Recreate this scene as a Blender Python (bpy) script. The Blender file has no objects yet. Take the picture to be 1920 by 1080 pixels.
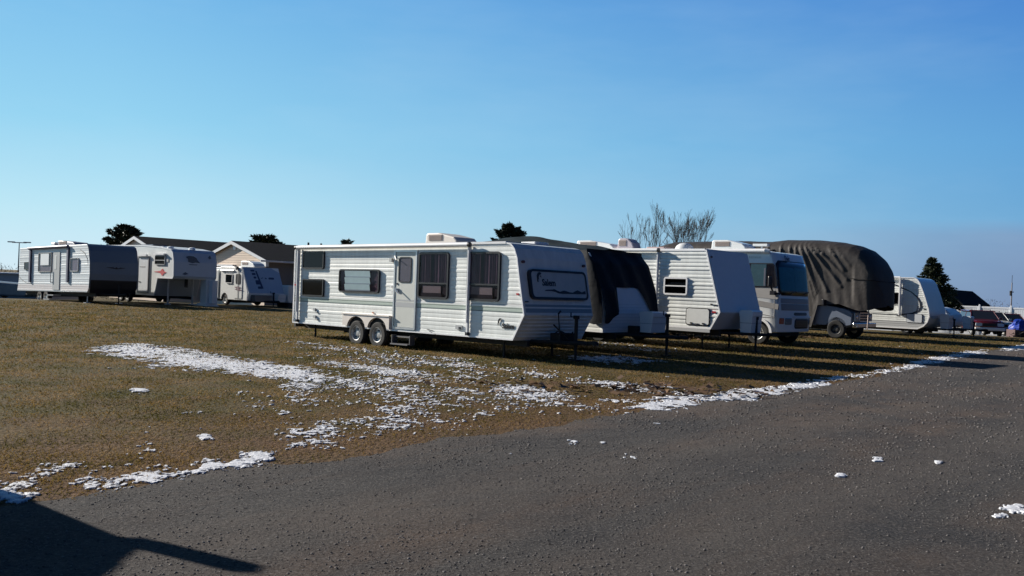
import bpy, math, random
import numpy as np
from mathutils import Vector, Matrix
random.seed(7)
RNG = np.random.default_rng(11)
SC = bpy.context.scene
COL = SC.collection
rad = math.radians

# ------------------------------------------------------------------ camera
CAM_H = 1.6
cd = bpy.data.cameras.new('camera')
cam = bpy.data.objects.new('camera', cd)
COL.objects.link(cam)
cd.sensor_width = 36.0
cd.lens = 1689.0 / 1920.0 * 36.0
cd.clip_start = 0.05
cd.clip_end = 6000
cam.matrix_world = Matrix.Translation((0, 0, CAM_H)) @ Matrix.Rotation(rad(90), 4, 'X') @ Matrix.Rotation(rad(2.2), 4, 'Z')
SC.camera = cam

# ------------------------------------------------------------------ light
SUN_EL = 22.0
TO_SUN = Vector((-0.883, 0.469, 0)).normalized()
sun_az = math.atan2(TO_SUN.x, TO_SUN.y)
W = bpy.data.worlds.new('World')
SC.world = W
W.use_nodes = True
nt = W.node_tree
nt.nodes.clear()
out = nt.nodes.new('ShaderNodeOutputWorld')
bg = nt.nodes.new('ShaderNodeBackground')
sky = nt.nodes.new('ShaderNodeTexSky')
sky.sky_type = 'NISHITA'
sky.sun_disc = False
sky.sun_elevation = rad(SUN_EL)
sky.sun_rotation = sun_az
sky.altitude = 0
sky.air_density = 1.0
sky.dust_density = 0.3
sky.ozone_density = 1.5
def wn(k, **kw):
    q = nt.nodes.new(k)
    for a_, b_ in kw.items(): setattr(q, a_, b_)
    return q
def wmath(op, a_, b_=None, clamp=False):
    q = wn('ShaderNodeMath', operation=op, use_clamp=clamp)
    for i, v in enumerate((a_, b_)):
        if v is None: continue
        if isinstance(v, (int, float)): q.inputs[i].default_value = v
        else: nt.links.new(v, q.inputs[i])
    return q.outputs[0]
def wmix(f, c1, c2):
    q = wn('ShaderNodeMix', data_type='RGBA')
    if isinstance(f, (int, float)): q.inputs[0].default_value = f
    else: nt.links.new(f, q.inputs[0])
    for i, c in ((6, c1), (7, c2)):
        if isinstance(c, tuple): q.inputs[i].default_value = (*c, 1)
        else: nt.links.new(c, q.inputs[i])
    return q.outputs[2]
# clear winter air: pale towards the sun, deep blue away from it, greyer band low on the right
tcw = wn('ShaderNodeTexCoord'); sep = wn('ShaderNodeSeparateXYZ'); nt.links.new(tcw.outputs['Generated'], sep.inputs[0])
zz = wmath('MAXIMUM', sep.outputs[2], 0.0)
sdot = wmath('ADD', wmath('MULTIPLY', sep.outputs[0], TO_SUN.x), wmath('MULTIPLY', sep.outputs[1], TO_SUN.y))
side = wmath('DIVIDE', wmath('ADD', sdot, 0.10), 0.88, True)           # 1 at the left of the view, 0 at the right
def wramp(stops):
    q = wn('ShaderNodeValToRGB'); e = q.color_ramp.elements
    lin = lambda c: tuple(((v / 255 + .055) / 1.055) ** 2.4 for v in c) + (1,)
    e[0].position = 0; e[0].color = lin(stops[0][1]); e[1].position = 1; e[1].color = lin(stops[-1][1])
    for p, c in stops[1:-1]: k = e.new(p); k.color = lin(c)
    nt.links.new(zz, q.inputs[0]); return q.outputs[0]
sky_l = wramp([(0, (206, 232, 246)), (.06, (186, 228, 244)), (.15, (148, 210, 240)), (.32, (110, 180, 232)), (.7, (50, 105, 185)), (1, (40, 90, 170))])
sky_r = wramp([(0, (104, 138, 178)), (.045, (108, 152, 196)), (.085, (100, 162, 210)), (.16, (92, 159, 215)), (.32, (64, 124, 205)), (.7, (14, 44, 105)), (1, (12, 40, 100))])
skyc = wmix(side, sky_r, sky_l)
cn = wn('ShaderNodeTexNoise'); cn.inputs['Scale'].default_value = 3.5; cn.inputs['Detail'].default_value = 4; nt.links.new(tcw.outputs['Generated'], cn.inputs['Vector'])
ctop = wmath('ADD', wmath('MULTIPLY', cn.outputs[0], 0.030), 0.066)
cfac = wmath('MULTIPLY', wmath('DIVIDE', wmath('SUBTRACT', ctop, zz), 0.016, True), wmath('DIVIDE', wmath('SUBTRACT', 0.20, sdot), 0.22, True))
skyc = wmix(wmath('MULTIPLY', cfac, 0.55), skyc, (0.200, 0.275, 0.455))
hz = wn('ShaderNodeTexNoise'); hz.inputs['Scale'].default_value = 2.2; hz.inputs['Detail'].default_value = 5; hz.inputs['Roughness'].default_value = .6
hm = wn('ShaderNodeMapping'); hm.inputs['Scale'].default_value = (1, 1, 4); nt.links.new(tcw.outputs['Generated'], hm.inputs[0]); nt.links.new(hm.outputs[0], hz.inputs['Vector'])
skyc = wmix(wmath('MULTIPLY', wmath('DIVIDE', wmath('SUBTRACT', hz.outputs[0], .48), .3, True), .13), skyc, (.62, .80, .92))
mul = wn('ShaderNodeVectorMath', operation='SCALE'); nt.links.new(sky.outputs[0], mul.inputs[0]); mul.inputs['Scale'].default_value = 0.085
dv = wn('ShaderNodeVectorMath', operation='SCALE'); nt.links.new(skyc, dv.inputs[0]); dv.inputs['Scale'].default_value = 0.60
back = wmath('DIVIDE', wmath('ADD', sdot, 0.75), 0.65, True)      # unseen sky away from the sun dimmed to cut fill on shaded fronts
high = wmath('SUBTRACT', 1.0, wmath('DIVIDE', wmath('SUBTRACT', zz, 0.30), 0.35, True))  # sky above the frame dimmed too, for less fill
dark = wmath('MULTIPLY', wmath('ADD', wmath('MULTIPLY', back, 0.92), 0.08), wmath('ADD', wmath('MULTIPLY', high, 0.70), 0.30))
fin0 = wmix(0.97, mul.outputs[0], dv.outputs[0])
fs_ = wn('ShaderNodeVectorMath', operation='SCALE'); nt.links.new(fin0, fs_.inputs[0]); nt.links.new(dark, fs_.inputs['Scale']); fin = wmix(wmath('MULTIPLY', wmath('SUBTRACT', 1.0, back), 0.8), fs_.outputs[0], (0.004, 0.030, 0.105))  # unseen sky also tinted deep blue to cool the shaded fronts
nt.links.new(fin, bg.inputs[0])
nt.links.new(bg.outputs[0], out.inputs[0])
bg.inputs[1].default_value = 1.0
sd = bpy.data.lights.new('sun', 'SUN')
sd.energy = 5.0
sd.angle = rad(0.53)
sd.color = (1.0, 0.93, 0.83)
sun = bpy.data.objects.new('sun', sd)
COL.objects.link(sun)
ts = Vector((TO_SUN.x * math.cos(rad(SUN_EL)), TO_SUN.y * math.cos(rad(SUN_EL)), math.sin(rad(SUN_EL))))
sun.rotation_euler = ts.to_track_quat('Z', 'Y').to_euler()
SC.view_settings.view_transform = 'Standard'
SC.view_settings.look = 'None'
SC.view_settings.exposure = 0.75
SC.view_settings.gamma = 1.0
SC.cycles.max_bounces = 6
SC.cycles.transparent_max_bounces = 12

# ------------------------------------------------------------------ materials
_M = {}
def mat(name, col, rough=0.5, metal=0.0, var=0.0, vs=6.0, bump=0.0, bs=60.0, col2=None, spec=0.5, coat=0.0, stretch=None):
    """principled paint / cloth / metal with procedural tone variation and bump in object space"""
    if name in _M: return _M[name]
    m = bpy.data.materials.new(name); m.use_nodes = True
    t = m.node_tree; b = t.nodes['Principled BSDF']
    b.inputs['Base Color'].default_value = (*col, 1)
    b.inputs['Roughness'].default_value = rough
    b.inputs['Metallic'].default_value = metal
    b.inputs['Specular IOR Level'].default_value = spec
    if coat: b.inputs['Coat Weight'].default_value = coat
    tc = t.nodes.new('ShaderNodeTexCoord'); mp = t.nodes.new('ShaderNodeMapping')
    t.links.new(tc.outputs['Object'], mp.inputs[0])
    if stretch: mp.inputs['Scale'].default_value = stretch
    if var > 0 or col2:
        n = t.nodes.new('ShaderNodeTexNoise'); n.inputs['Scale'].default_value = vs
        n.inputs['Detail'].default_value = 6; n.inputs['Roughness'].default_value = 0.65
        t.links.new(mp.outputs[0], n.inputs['Vector'])
        r = t.nodes.new('ShaderNodeMapRange'); r.inputs[1].default_value = 0.32; r.inputs[2].default_value = 0.68
        t.links.new(n.outputs[0], r.inputs[0])
        mx = t.nodes.new('ShaderNodeMix'); mx.data_type = 'RGBA'
        c2 = col2 if col2 else tuple(c * (1 - var) for c in col)
        mx.inputs[6].default_value = (*c2, 1); mx.inputs[7].default_value = (*col, 1)
        t.links.new(r.outputs[0], mx.inputs[0]); t.links.new(mx.outputs[2], b.inputs['Base Color'])
    if bump > 0:
        n2 = t.nodes.new('ShaderNodeTexNoise'); n2.inputs['Scale'].default_value = bs; n2.inputs['Detail'].default_value = 4
        t.links.new(mp.outputs[0], n2.inputs['Vector'])
        bp = t.nodes.new('ShaderNodeBump'); bp.inputs['Strength'].default_value = bump; bp.inputs['Distance'].default_value = 0.02
        t.links.new(n2.outputs[0], bp.inputs['Height']); t.links.new(bp.outputs[0], b.inputs['Normal'])
    _M[name] = m
    return m

def glass(name, tint, refl=0.12):
    if name in _M: return _M[name]
    m = bpy.data.materials.new(name); m.use_nodes = True
    t = m.node_tree; t.nodes.clear()
    o = t.nodes.new('ShaderNodeOutputMaterial'); mx = t.nodes.new('ShaderNodeMixShader')
    tr = t.nodes.new('ShaderNodeBsdfTransparent'); tr.inputs[0].default_value = (*tint, 1)
    g = t.nodes.new('ShaderNodeBsdfGlossy'); g.inputs['Roughness'].default_value = 0.04
    g.inputs[0].default_value = (0.9, 0.95, 1, 1)
    fr = t.nodes.new('ShaderNodeFresnel'); fr.inputs[0].default_value = 1.22
    ad = t.nodes.new('ShaderNodeMath'); ad.operation = 'ADD'; ad.inputs[1].default_value = refl - 0.04
    gm = t.nodes.new('ShaderNodeNewGeometry'); iv = t.nodes.new('ShaderNodeMath'); iv.operation = 'SUBTRACT'; iv.inputs[0].default_value = 1
    t.links.new(gm.outputs['Backfacing'], iv.inputs[1]); ml = t.nodes.new('ShaderNodeMath'); ml.operation = 'MULTIPLY'
    t.links.new(fr.outputs[0], ad.inputs[0]); t.links.new(ad.outputs[0], ml.inputs[0]); t.links.new(iv.outputs[0], ml.inputs[1]); t.links.new(ml.outputs[0], mx.inputs[0])
    t.links.new(tr.outputs[0], mx.inputs[1]); t.links.new(g.outputs[0], mx.inputs[2]); t.links.new(mx.outputs[0], o.inputs[0])
    _M[name] = m
    return m

def leafmat(name, a, b_, rough=0.6):
    """per-leaf colour variation (every small face is its own island)"""
    if name in _M: return _M[name]
    m = bpy.data.materials.new(name); m.use_nodes = True
    t = m.node_tree; b = t.nodes['Principled BSDF']; b.inputs['Roughness'].default_value = rough
    b.inputs['Specular IOR Level'].default_value = 0.2
    g = t.nodes.new('ShaderNodeNewGeometry'); mx = t.nodes.new('ShaderNodeMix'); mx.data_type = 'RGBA'
    mx.inputs[6].default_value = (*a, 1); mx.inputs[7].default_value = (*b_, 1)
    t.links.new(g.outputs['Random Per Island'], mx.inputs[0]); t.links.new(mx.outputs[2], b.inputs['Base Color'])
    _M[name] = m
    return m

WHITE = mat('white_siding', (0.78, 0.80, 0.765), 0.40, var=0.17, vs=2.2, bump=0.05, bs=20, stretch=(2.2, 2.2, .5))
SKINB = mat('cool_grey_siding', (0.60, 0.65, 0.68), 0.4, var=0.10, vs=2.2)
CREAM = mat('white_fiberglass', (0.80, 0.815, 0.80), 0.3, var=0.07, vs=1.5, coat=0.3)
FENDER = mat('aged_plastic', (0.80, 0.73, 0.66), 0.45, var=0.10, vs=4)
GREYW = mat('grey_white_paint', (0.62, 0.65, 0.68), 0.35, var=0.08, vs=2)
DOORM = mat('door_paint', (0.60, 0.61, 0.56), 0.4, var=0.06, vs=3)
TRIM = mat('white_trim', (0.82, 0.82, 0.82), 0.3, var=0.05)
ALU = mat('aluminium', (0.55, 0.56, 0.58), 0.35, 0.8, var=0.12)
BLACK = mat('black_frame', (0.012, 0.012, 0.016), 0.35)
UNDER = mat('underbody_black', (0.015, 0.015, 0.015), 0.8, var=0.3)
GREEN = mat('pale_green_stripe', (0.40, 0.47, 0.41), 0.4, var=0.1)
DGREEN = mat('dark_green_stripe', (0.05, 0.09, 0.10), 0.4)
GREYS = mat('grey_stripe', (0.30, 0.30, 0.30), 0.4)
LGREY = mat('light_grey_stripe', (0.42, 0.43, 0.43), 0.4)
RUBBER = mat('tyre_rubber', (0.022, 0.022, 0.022), 0.85, var=0.3, vs=20)
RIMW = mat('silver_rim', (0.68, 0.68, 0.66), 0.35, 0.55, var=0.15, vs=8)
RED = mat('red_lens', (0.42, 0.02, 0.03), 0.3)
AMBER = mat('amber_lens', (0.5, 0.13, 0.02), 0.3)
CHROME = mat('chrome', (0.7, 0.7, 0.72), 0.15, 1.0)
INT = mat('dark_interior', (0.03, 0.03, 0.035), 0.9)
CURT = mat('mauve_curtain', (0.20, 0.13, 0.17), 0.9, var=0.6, vs=5, stretch=(5, 1, .4))
TEALC = mat('teal_curtain', (0.16, 0.42, 0.42), 0.9, var=0.2, vs=6)
BLIND = mat('pale_blue_louvre', (0.42, 0.55, 0.58), 0.3, var=0.08)
GLASS = glass('window_glass', (0.75, 0.72, 0.76), 0.045)
DGLASS = glass('dark_window_glass', (0.30, 0.32, 0.35), 0.05)
TARPB = mat('black_tarp', (0.011, 0.014, 0.020), 0.6, spec=0.12, var=0.3, vs=3, bump=0.6, bs=5)
TARPG = mat('grey_tarp', (0.030, 0.042, 0.050), 0.85, spec=0.05, var=0.25, vs=2, bump=0.5, bs=4)
TARPN = mat('brown_grey_cover', (0.056, 0.050, 0.047), 0.6, spec=0.2, var=0.22, vs=2.5, bump=0.7, bs=5)
SHINGLE = mat('dark_shingles', (0.012, 0.015, 0.021), 0.9, spec=0.08, var=0.4, vs=12, bump=0.5, bs=30)
BEIGE = mat('beige_siding', (0.72, 0.58, 0.46), 0.6, var=0.05)
HGREY = mat('taupe_siding', (0.24, 0.20, 0.17), 0.7, var=0.1)
VINYL = mat('white_vinyl', (0.78, 0.80, 0.83), 0.4, var=0.06, vs=1)
BARK = mat('bark', (0.055, 0.045, 0.038), 0.9, var=0.35, vs=15, bump=0.5, bs=30)
CONIF = leafmat('conifer_needles', (0.014, 0.024, 0.016), (0.050, 0.062, 0.034))
SPRUCE = leafmat('spruce_needles', (0.016, 0.028, 0.016), (0.050, 0.060, 0.030))
SNOW = mat('snow_white', (0.74, 0.76, 0.81), 0.7, var=0.30, vs=7, bump=0.5, bs=40)

# ------------------------------------------------------------------ mesh kit
class MB:
    def __init__(s): s.v = []; s.f = []; s.m = []
    def add(s, vs, fs, mi=0):
        n = len(s.v); s.v += [tuple(p) for p in vs]
        for f in fs: s.f.append(tuple(i + n for i in f)); s.m.append(mi)
        return s
    def box(s, x0, x1, y0, y1, z0, z1, mi=0):
        vs = [(x, y, z) for z in (z0, z1) for y in (y0, y1) for x in (x0, x1)]
        return s.add(vs, [(0, 2, 3, 1), (4, 5, 7, 6), (0, 1, 5, 4), (2, 6, 7, 3), (0, 4, 6, 2), (1, 3, 7, 5)], mi)
    def prism(s, prof, y0, y1, mi=0):
        """profile in (x,z), extruded along y"""
        n = len(prof); vs = [(x, y0, z) for x, z in prof] + [(x, y1, z) for x, z in prof]
        fs = [tuple(range(n)), tuple(range(2 * n - 1, n - 1, -1))] + [(i, i + n, (i + 1) % n + n, (i + 1) % n) for i in range(n)]
        return s.add(vs, fs, mi)
    def slab(s, pf, pts, n0, n1, mi=0):
        n = len(pts); vs = [pf.at(u, v, n0) for u, v in pts] + [pf.at(u, v, n1) for u, v in pts]
        fs = [tuple(range(n - 1, -1, -1)), tuple(range(n, 2 * n))] + [(i, (i + 1) % n, (i + 1) % n + n, i + n) for i in range(n)]
        return s.add(vs, fs, mi)
    def ring(s, pf, po, pi, n0, n1, mi=0):
        n = len(po)
        vs = [pf.at(u, v, n0) for u, v in po] + [pf.at(u, v, n0) for u, v in pi] + [pf.at(u, v, n1) for u, v in po] + [pf.at(u, v, n1) for u, v in pi]
        fs = []
        for i in range(n):
            j = (i + 1) % n
            fs += [(2 * n + i, 2 * n + j, 3 * n + j, 3 * n + i), (i, j, 2 * n + j, 2 * n + i), (n + j, n + i, 3 * n + i, 3 * n + j)]
        return s.add(vs, fs, mi)
    def tube(s, a, b, r0, r1=None, n=8, mi=0, caps=True):
        a = Vector(a); b = Vector(b); r1 = r0 if r1 is None else r1
        d = (b - a).normalized(); q = d.to_track_quat('Z', 'Y')
        vs = []
        for p, r in ((a, r0), (b, r1)):
            for k in range(n):
                t = 2 * math.pi * k / n
                vs.append(p + q @ Vector((r * math.cos(t), r * math.sin(t), 0)))
        fs = [(k, (k + 1) % n, (k + 1) % n + n, k + n) for k in range(n)]
        if caps: fs += [tuple(range(n - 1, -1, -1)), tuple(range(n, 2 * n))]
        return s.add(vs, fs, mi)
    def lathe(s, c, axis, prof, n=20, mi=0):
        """prof: (radius, offset along axis)"""
        c = Vector(c); q = Vector(axis).normalized().to_track_quat('Z', 'Y')
        vs = []
        for r, h in prof:
            for k in range(n):
                t = 2 * math.pi * k / n
                vs.append(c + q @ Vector((r * math.cos(t), r * math.sin(t), h)))
        fs = []
        for i in range(len(prof) - 1):
            for k in range(n):
                j = (k + 1) % n
                fs.append((i * n + k, i * n + j, (i + 1) * n + j, (i + 1) * n + k))
        return s.add(vs, fs, mi)
    def build(s, name, mats, parent=None, smooth=False, bevel=0.0, label=None, angle=35):
        me = bpy.data.meshes.new(name)
        me.from_pydata(s.v, [], s.f)
        mats = mats if isinstance(mats, (list, tuple)) else [mats]
        for m in mats: me.materials.append(m)
        if len(mats) > 1: me.polygons.foreach_set('material_index', s.m)
        me.validate(); me.update()
        o = bpy.data.objects.new(name, me); COL.objects.link(o)
        if parent: o.parent = parent
        if smooth:
            me.polygons.foreach_set('use_smooth', [True] * len(me.polygons))
            try: me.set_sharp_from_angle(angle=rad(angle))
            except Exception: pass
        if bevel > 0:
            md = o.modifiers.new('bevel', 'BEVEL'); md.width = bevel; md.segments = 2; md.limit_method = 'ANGLE'; md.angle_limit = rad(40)
        if label: o['label'] = label
        return o

class PF:
    def __init__(s, O, U, Vv):
        s.O = Vector(O); s.U = Vector(U).normalized(); s.V = Vector(Vv).normalized(); s.N = s.U.cross(s.V)
    def at(s, u, v, n=0): return s.O + s.U * u + s.V * v + s.N * n
SIDE = PF((0, 0, 0), (1, 0, 0), (0, 0, 1))        # faces -y

def rr(u0, u1, v0, v1, r=0.05, k=3):
    p = []
    for cx, cy, a0 in ((u1 - r, v1 - r, 0), (u0 + r, v1 - r, 90), (u0 + r, v0 + r, 180), (u1 - r, v0 + r, 270)):
        for i in range(k + 1):
            a = rad(a0 + 90 * i / k); p.append((cx + r * math.cos(a), cy + r * math.sin(a)))
    return p

def thing(name, label, cat, loc=(0, 0, 0), yaw=0, group=None, pitch=0):
    o = bpy.data.objects.new(name, None); COL.objects.link(o)
    o.location = loc; o.rotation_euler = (0, rad(pitch), rad(yaw)); o.empty_display_size = 0.3
    o['label'] = label; o['category'] = cat
    if group: o['group'] = group
    return o
def tag(o, label, cat=None, group=None, kind=None):
    o['label'] = label
    if cat: o['category'] = cat
    if group: o['group'] = group
    if kind: o['kind'] = kind
    return o

def text(name, s, pf, u, v, size, m, parent, n=0.0, extrude=0.004, bold=0.0, shear=0.0, sx=1.0, label=None):
    cu = bpy.data.curves.new(name, 'FONT'); cu.body = s; cu.size = size; cu.extrude = extrude; cu.offset = bold; cu.shear = shear
    cu.resolution_u = 3
    tmp = bpy.data.objects.new(name, cu); COL.objects.link(tmp)
    dg = bpy.context.evaluated_depsgraph_get()
    me = bpy.data.meshes.new_from_object(tmp.evaluated_get(dg))
    bpy.data.objects.remove(tmp)
    for vert in me.vertices:
        c = vert.co; vert.co = pf.at(u + c.x * sx, v + c.y, n + c.z)
    me.materials.clear(); me.materials.append(m)
    o = bpy.data.objects.new(name, me); COL.objects.link(o); o.parent = parent
    if label: o['label'] = label
    return o

# ------------------------------------------------------------------ shared vehicle parts
def zx(sil, z):
    """x range of a horizontally convex (x,z) silhouette at height z"""
    xs = []
    n = len(sil)
    for i in range(n):
        (xa, za), (xb, zb) = sil[i], sil[(i + 1) % n]
        if za == zb:
            if abs(za - z) < 1e-6: xs += [xa, xb]
            continue
        t = (z - za) / (zb - za)
        if -1e-6 <= t <= 1 + 1e-6: xs.append(xa + (xb - xa) * t)
    return min(xs), max(xs)

def corrugated(parent, sil, z0, z1, pitch, depth, mats, bands=(), y=0.0, name='siding', cuts=None):
    """metal skin pressed into horizontal ribs; colour bands follow the ribs. sign: faces -y"""
    mb = MB()
    prof = [(0.0, 0.0), (0.16, 0.75), (0.34, 1.0), (0.62, 0.92), (0.88, 0.5)]
    zs = []; k = 0
    zl = set()
    while z0 + k * pitch < z1:
        amp = (1.0, .55, .8, 1.25, .6, .95, .45, 1.15)[k % 8]
        for t, d in prof:
            z = z0 + (k + t) * pitch
            if z < z1: zs.append((z, d * amp))
        k += 1
    for a, b, _ in bands:
        for q in (a, b): zs.append((q, None))
    zs.append((z1, 0.0)); zs.sort(key=lambda q: q[0])
    rows = []
    last = 0.0
    for i, (z, d) in enumerate(zs):
        if d is None:
            d = last
        last = d
        xa, xb = zx(sil, min(max(z, z0 + 1e-4), z1 - 1e-4)); rows.append((z, xa, xb, d))
    for (za, a0, a1, da), (zb, b0, b1, db) in zip(rows[:-1], rows[1:]):
        if zb - za < 1e-5: continue
        zm = (za + zb) / 2; mi = 0
        for a, b, q in bands:
            if a <= zm <= b: mi = q
        mb.add([(a0, y - 0.004 - da * depth, za), (a1, y - 0.004 - da * depth, za), (b1, y - 0.004 - db * depth, zb), (b0, y - 0.004 - db * depth, zb)], [(0, 1, 2, 3)], mi)
    return mb.build(name, mats, parent, smooth=False)

def edge_trim(parent, sil, y, w=0.035, th=0.02, mt=None, name='corner_trim'):
    """strip of moulding following the silhouette at one side"""
    mb = MB(); n = len(sil)
    cx = sum(p[0] for p in sil) / n; cz = sum(p[1] for p in sil) / n
    inner = []
    for i in range(n):
        p0 = Vector(sil[i - 1]); p1 = Vector(sil[i]); p2 = Vector(sil[(i + 1) % n])
        d1 = (p1 - p0).normalized(); d2 = (p2 - p1).normalized()
        n1 = Vector((-d1.y, d1.x)); n2 = Vector((-d2.y, d2.x)); b = (n1 + n2).normalized()
        c = max(0.5, b.dot(n1)); inner.append(tuple(p1 + b * (w / c)))
    outer = [(x + 0.0, z) for x, z in sil]
    mb.ring(PF((0, y, 0), (1, 0, 0), (0, 0, 1)), outer, inner, 0.0, th)
    return mb.build(name, mt or TRIM, parent)

def window(parent, pf, u0, u1, v0, v1, r=0.07, fw=0.035, frame=BLACK, style='plain', pane=GLASS, n0=0.012, back=INT, name='window', split=None, label=None):
    f = MB().ring(pf, rr(u0, u1, v0, v1, r), rr(u0 + fw, u1 - fw, v0 + fw, v1 - fw, max(r - fw, 0.015)), n0, n0 + 0.055)
    if split is not None:
        f.slab(pf, [(u0 + fw, split - 0.018), (u1 - fw, split - 0.018), (u1 - fw, split + 0.018), (u0 + fw, split + 0.018)], n0 + 0.012, n0 + 0.053)
    fo = f.build(name, frame, parent, label=label)
    MB().slab(pf, rr(u0 + fw * .5, u1 - fw * .5, v0 + fw * .5, v1 - fw * .5, r * .8), n0 - 0.001, n0 + 0.006).build('window_back', back, fo)
    if style == 'curtain':
        # two gathered curtains with a gap, hung in folds
        for side in (0, 1):
            g = MB(); n = 60; w = (u1 - u0 - 2 * fw)
            a = u0 + fw + (0.03 if side == 0 else w * 0.52); b = a + w * (0.36 if side == 0 else 0.44)
            vs = []; fs = []
            for k in range(n + 1):
                t = k / n; u = a + (b - a) * t; d = 0.020 + 0.013 * math.sin(t * 32 + side * 2 + 1.5 * math.sin(t * 9))
                for v in (v0 + fw if split is None else split, v1 - fw): vs.append(pf.at(u, v, n0 + d))
            fs = [(2 * k, 2 * k + 2, 2 * k + 3, 2 * k + 1) for k in range(n)]
            g.add(vs, fs).build('curtain', CURT, fo, smooth=True, angle=80)
    MB().slab(pf, rr(u0 + fw, u1 - fw, v0 + fw, v1 - fw, max(r - fw, 0.015)), n0 + 0.036, n0 + 0.041).build('pane', pane, fo)
    return fo

def wheel(parent, x, y, r=0.34, w=0.2, z=None, out=-1, rimm=RIMW, rr_=0.56, name='wheel'):
    z = r if z is None else z
    h = w / 2
    t = MB().lathe((x, y, z), (0, out, 0), [(r * rr_, -h), (r * .86, -h), (r * .97, -h * .75), (r, -h * .3), (r, h * .3), (r * .97, h * .75), (r * .9, h * .98), (r * .72, h), (r * rr_, h * .9)], 28)
    to = t.build(name, RUBBER, parent, smooth=True)
    q = r * rr_
    rm = MB().lathe((x, y, z), (0, out, 0), [(q + .006, h * .86), (q, h * 1.0), (q * .93, h * .95), (q * .86, h * .35), (q * .5, h * .3), (q * .42, h * .55), (q * .2, h * .62), (0.001, h * .62)], 28)
    for k in range(5):
        a = 2 * math.pi * k / 5 + .3
        cx, cz = x + q * .64 * math.cos(a), z + q * .64 * math.sin(a)
        rm.lathe((cx, y + out * h * .34, cz), (0, out, 0), [(q * .14, 0), (q * .13, .006), (.001, .006)], 8, mi=1)
    rm.build('rim', [rimm, UNDER], to, smooth=True)
    return to

def ac_unit(parent, x0, x1, y0, y1, z0, z1, m=CREAM, name='roof_air_conditioner', slope=0.45):
    L = x1 - x0; H = z1 - z0
    prof = [(x0, z0), (x1, z0), (x1 - .01, z0 + H * .3), (x1 - L * .10, z0 + H * .62), (x1 - L * slope, z1 - H * .06), (x1 - L * slope - .1, z1), (x0 + .1, z1), (x0 + .03, z1 - H * .12)]
    o = MB().prism(prof, y0, y1).build(name, m, parent, bevel=0.035)
    g = MB().box(x0 + L * .12, x0 + L * .55, y0 - .012, y0 + .01, z0 + H * .35, z1 - H * .16)
    for k in range(5):
        zz = z0 + H * .38 + k * H * .09
        g.box(x0 + L * .13, x0 + L * .54, y0 - .022, y0 - .012, zz, zz + H * .035)
    g.build('grille', mat('ac_grille', (0.33, 0.27, 0.24), 0.7), o)
    return o

def awning(parent, xa, xb, ztop, zbot, y=-0.12, r=0.05, m=TRIM, armm=TRIM, ends=BLACK, aw=0.05):
    ro = MB().tube((xa, y, ztop), (xb, y, ztop), r, n=14).build('awning_roll', m, parent, smooth=True)
    for q in (xa - .05, xb): MB().tube((q, y, ztop), (q + .05, y, ztop), r * 1.15, n=12).build('end_cap', ends, ro)
    for x in (xa + .02, xb - .02):
        a = MB().box(x - aw / 2, x + aw / 2, -0.085, -0.025, zbot, ztop - r * .5)
        a.box(x - aw * .3, x + aw * .3, -0.115, -0.0855, zbot + .25, ztop - r)
        a.box(x - aw * .7, x + aw * .7, -0.1, -0.01, zbot - .04, zbot + .03, 1)
        a.build('awning_arm', [armm, ends], parent)

def marker(parent, x, z, m=RED, y=-.03, w=.035, h=.02, pf=None, name='marker_light'):
    pf = pf or PF((0, 0, 0), (1, 0, 0), (0, 0, 1))
    return MB().slab(pf, rr(x - w, x + w, z - h, z + h, h * .9), 0.01, 0.04).build(name, m, parent)

def chassis(parent, x0, x1, z0, z1, y0=.35, y1=2.1, wheels=(), r=.34):
    mb = MB().box(x0, x1, y0, y0 + .08, z0, z1).box(x0, x1, y1 - .08, y1, z0, z1)
    n = max(3, int((x1 - x0) / .9))
    for i in range(n):
        x = x0 + (x1 - x0) * (i + .5) / n; mb.box(x - .03, x + .03, y0 + .08, y1 - .08, z0 + .03, z1 - .01)
    for wx in wheels: mb.tube((wx, .15, r), (wx, 2.3, r), .04, n=8)
    mb.box(x0 + 1.4, x0 + 2.3, y0 + .3, y1 - .3, z0 - .06, z0 + .02)      # holding tank
    return mb.build('chassis', UNDER, parent)

def tongue(parent, x0=0.0, tip=1.15, z=.43, yc=1.2, foot=0.02, jack_top=.98, jackx=.8):
    mb = MB()
    for s in (-1, 1): mb.tube((x0 - .3, yc + s * .75, z), (tip, yc + s * .04, z), .045, n=6)
    mb.tube((tip - .05, yc, z), (tip + .18, yc, z + .02), .05, n=8); mb.lathe((tip + .2, yc, z), (0, 0, 1), [(.001, -.04), (.07, -.03), (.075, .03), (.04, .06), (.001, .07)], 10)
    o = mb.build('tow_frame', UNDER, parent, smooth=True)
    j = MB().tube((jackx, yc, foot + .02), (jackx, yc, jack_top), .032, n=10).tube((jackx, yc, .34), (jackx, yc, jack_top - .04), .042, n=10)
    j.box(jackx - .05, jackx + .05, yc - .05, yc + .05, jack_top - .05, jack_top + .03)
    j.tube((jackx, yc - .05, jack_top), (jackx, yc - .2, jack_top), .012, n=6).tube((jackx, yc - .2, jack_top), (jackx, yc - .2, jack_top + .1), .014, n=6)
    j.box(jackx - .1, jackx + .1, yc - .1, yc + .1, foot, foot + .02)
    j.build('tongue_jack', UNDER, parent)
    return o

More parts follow.
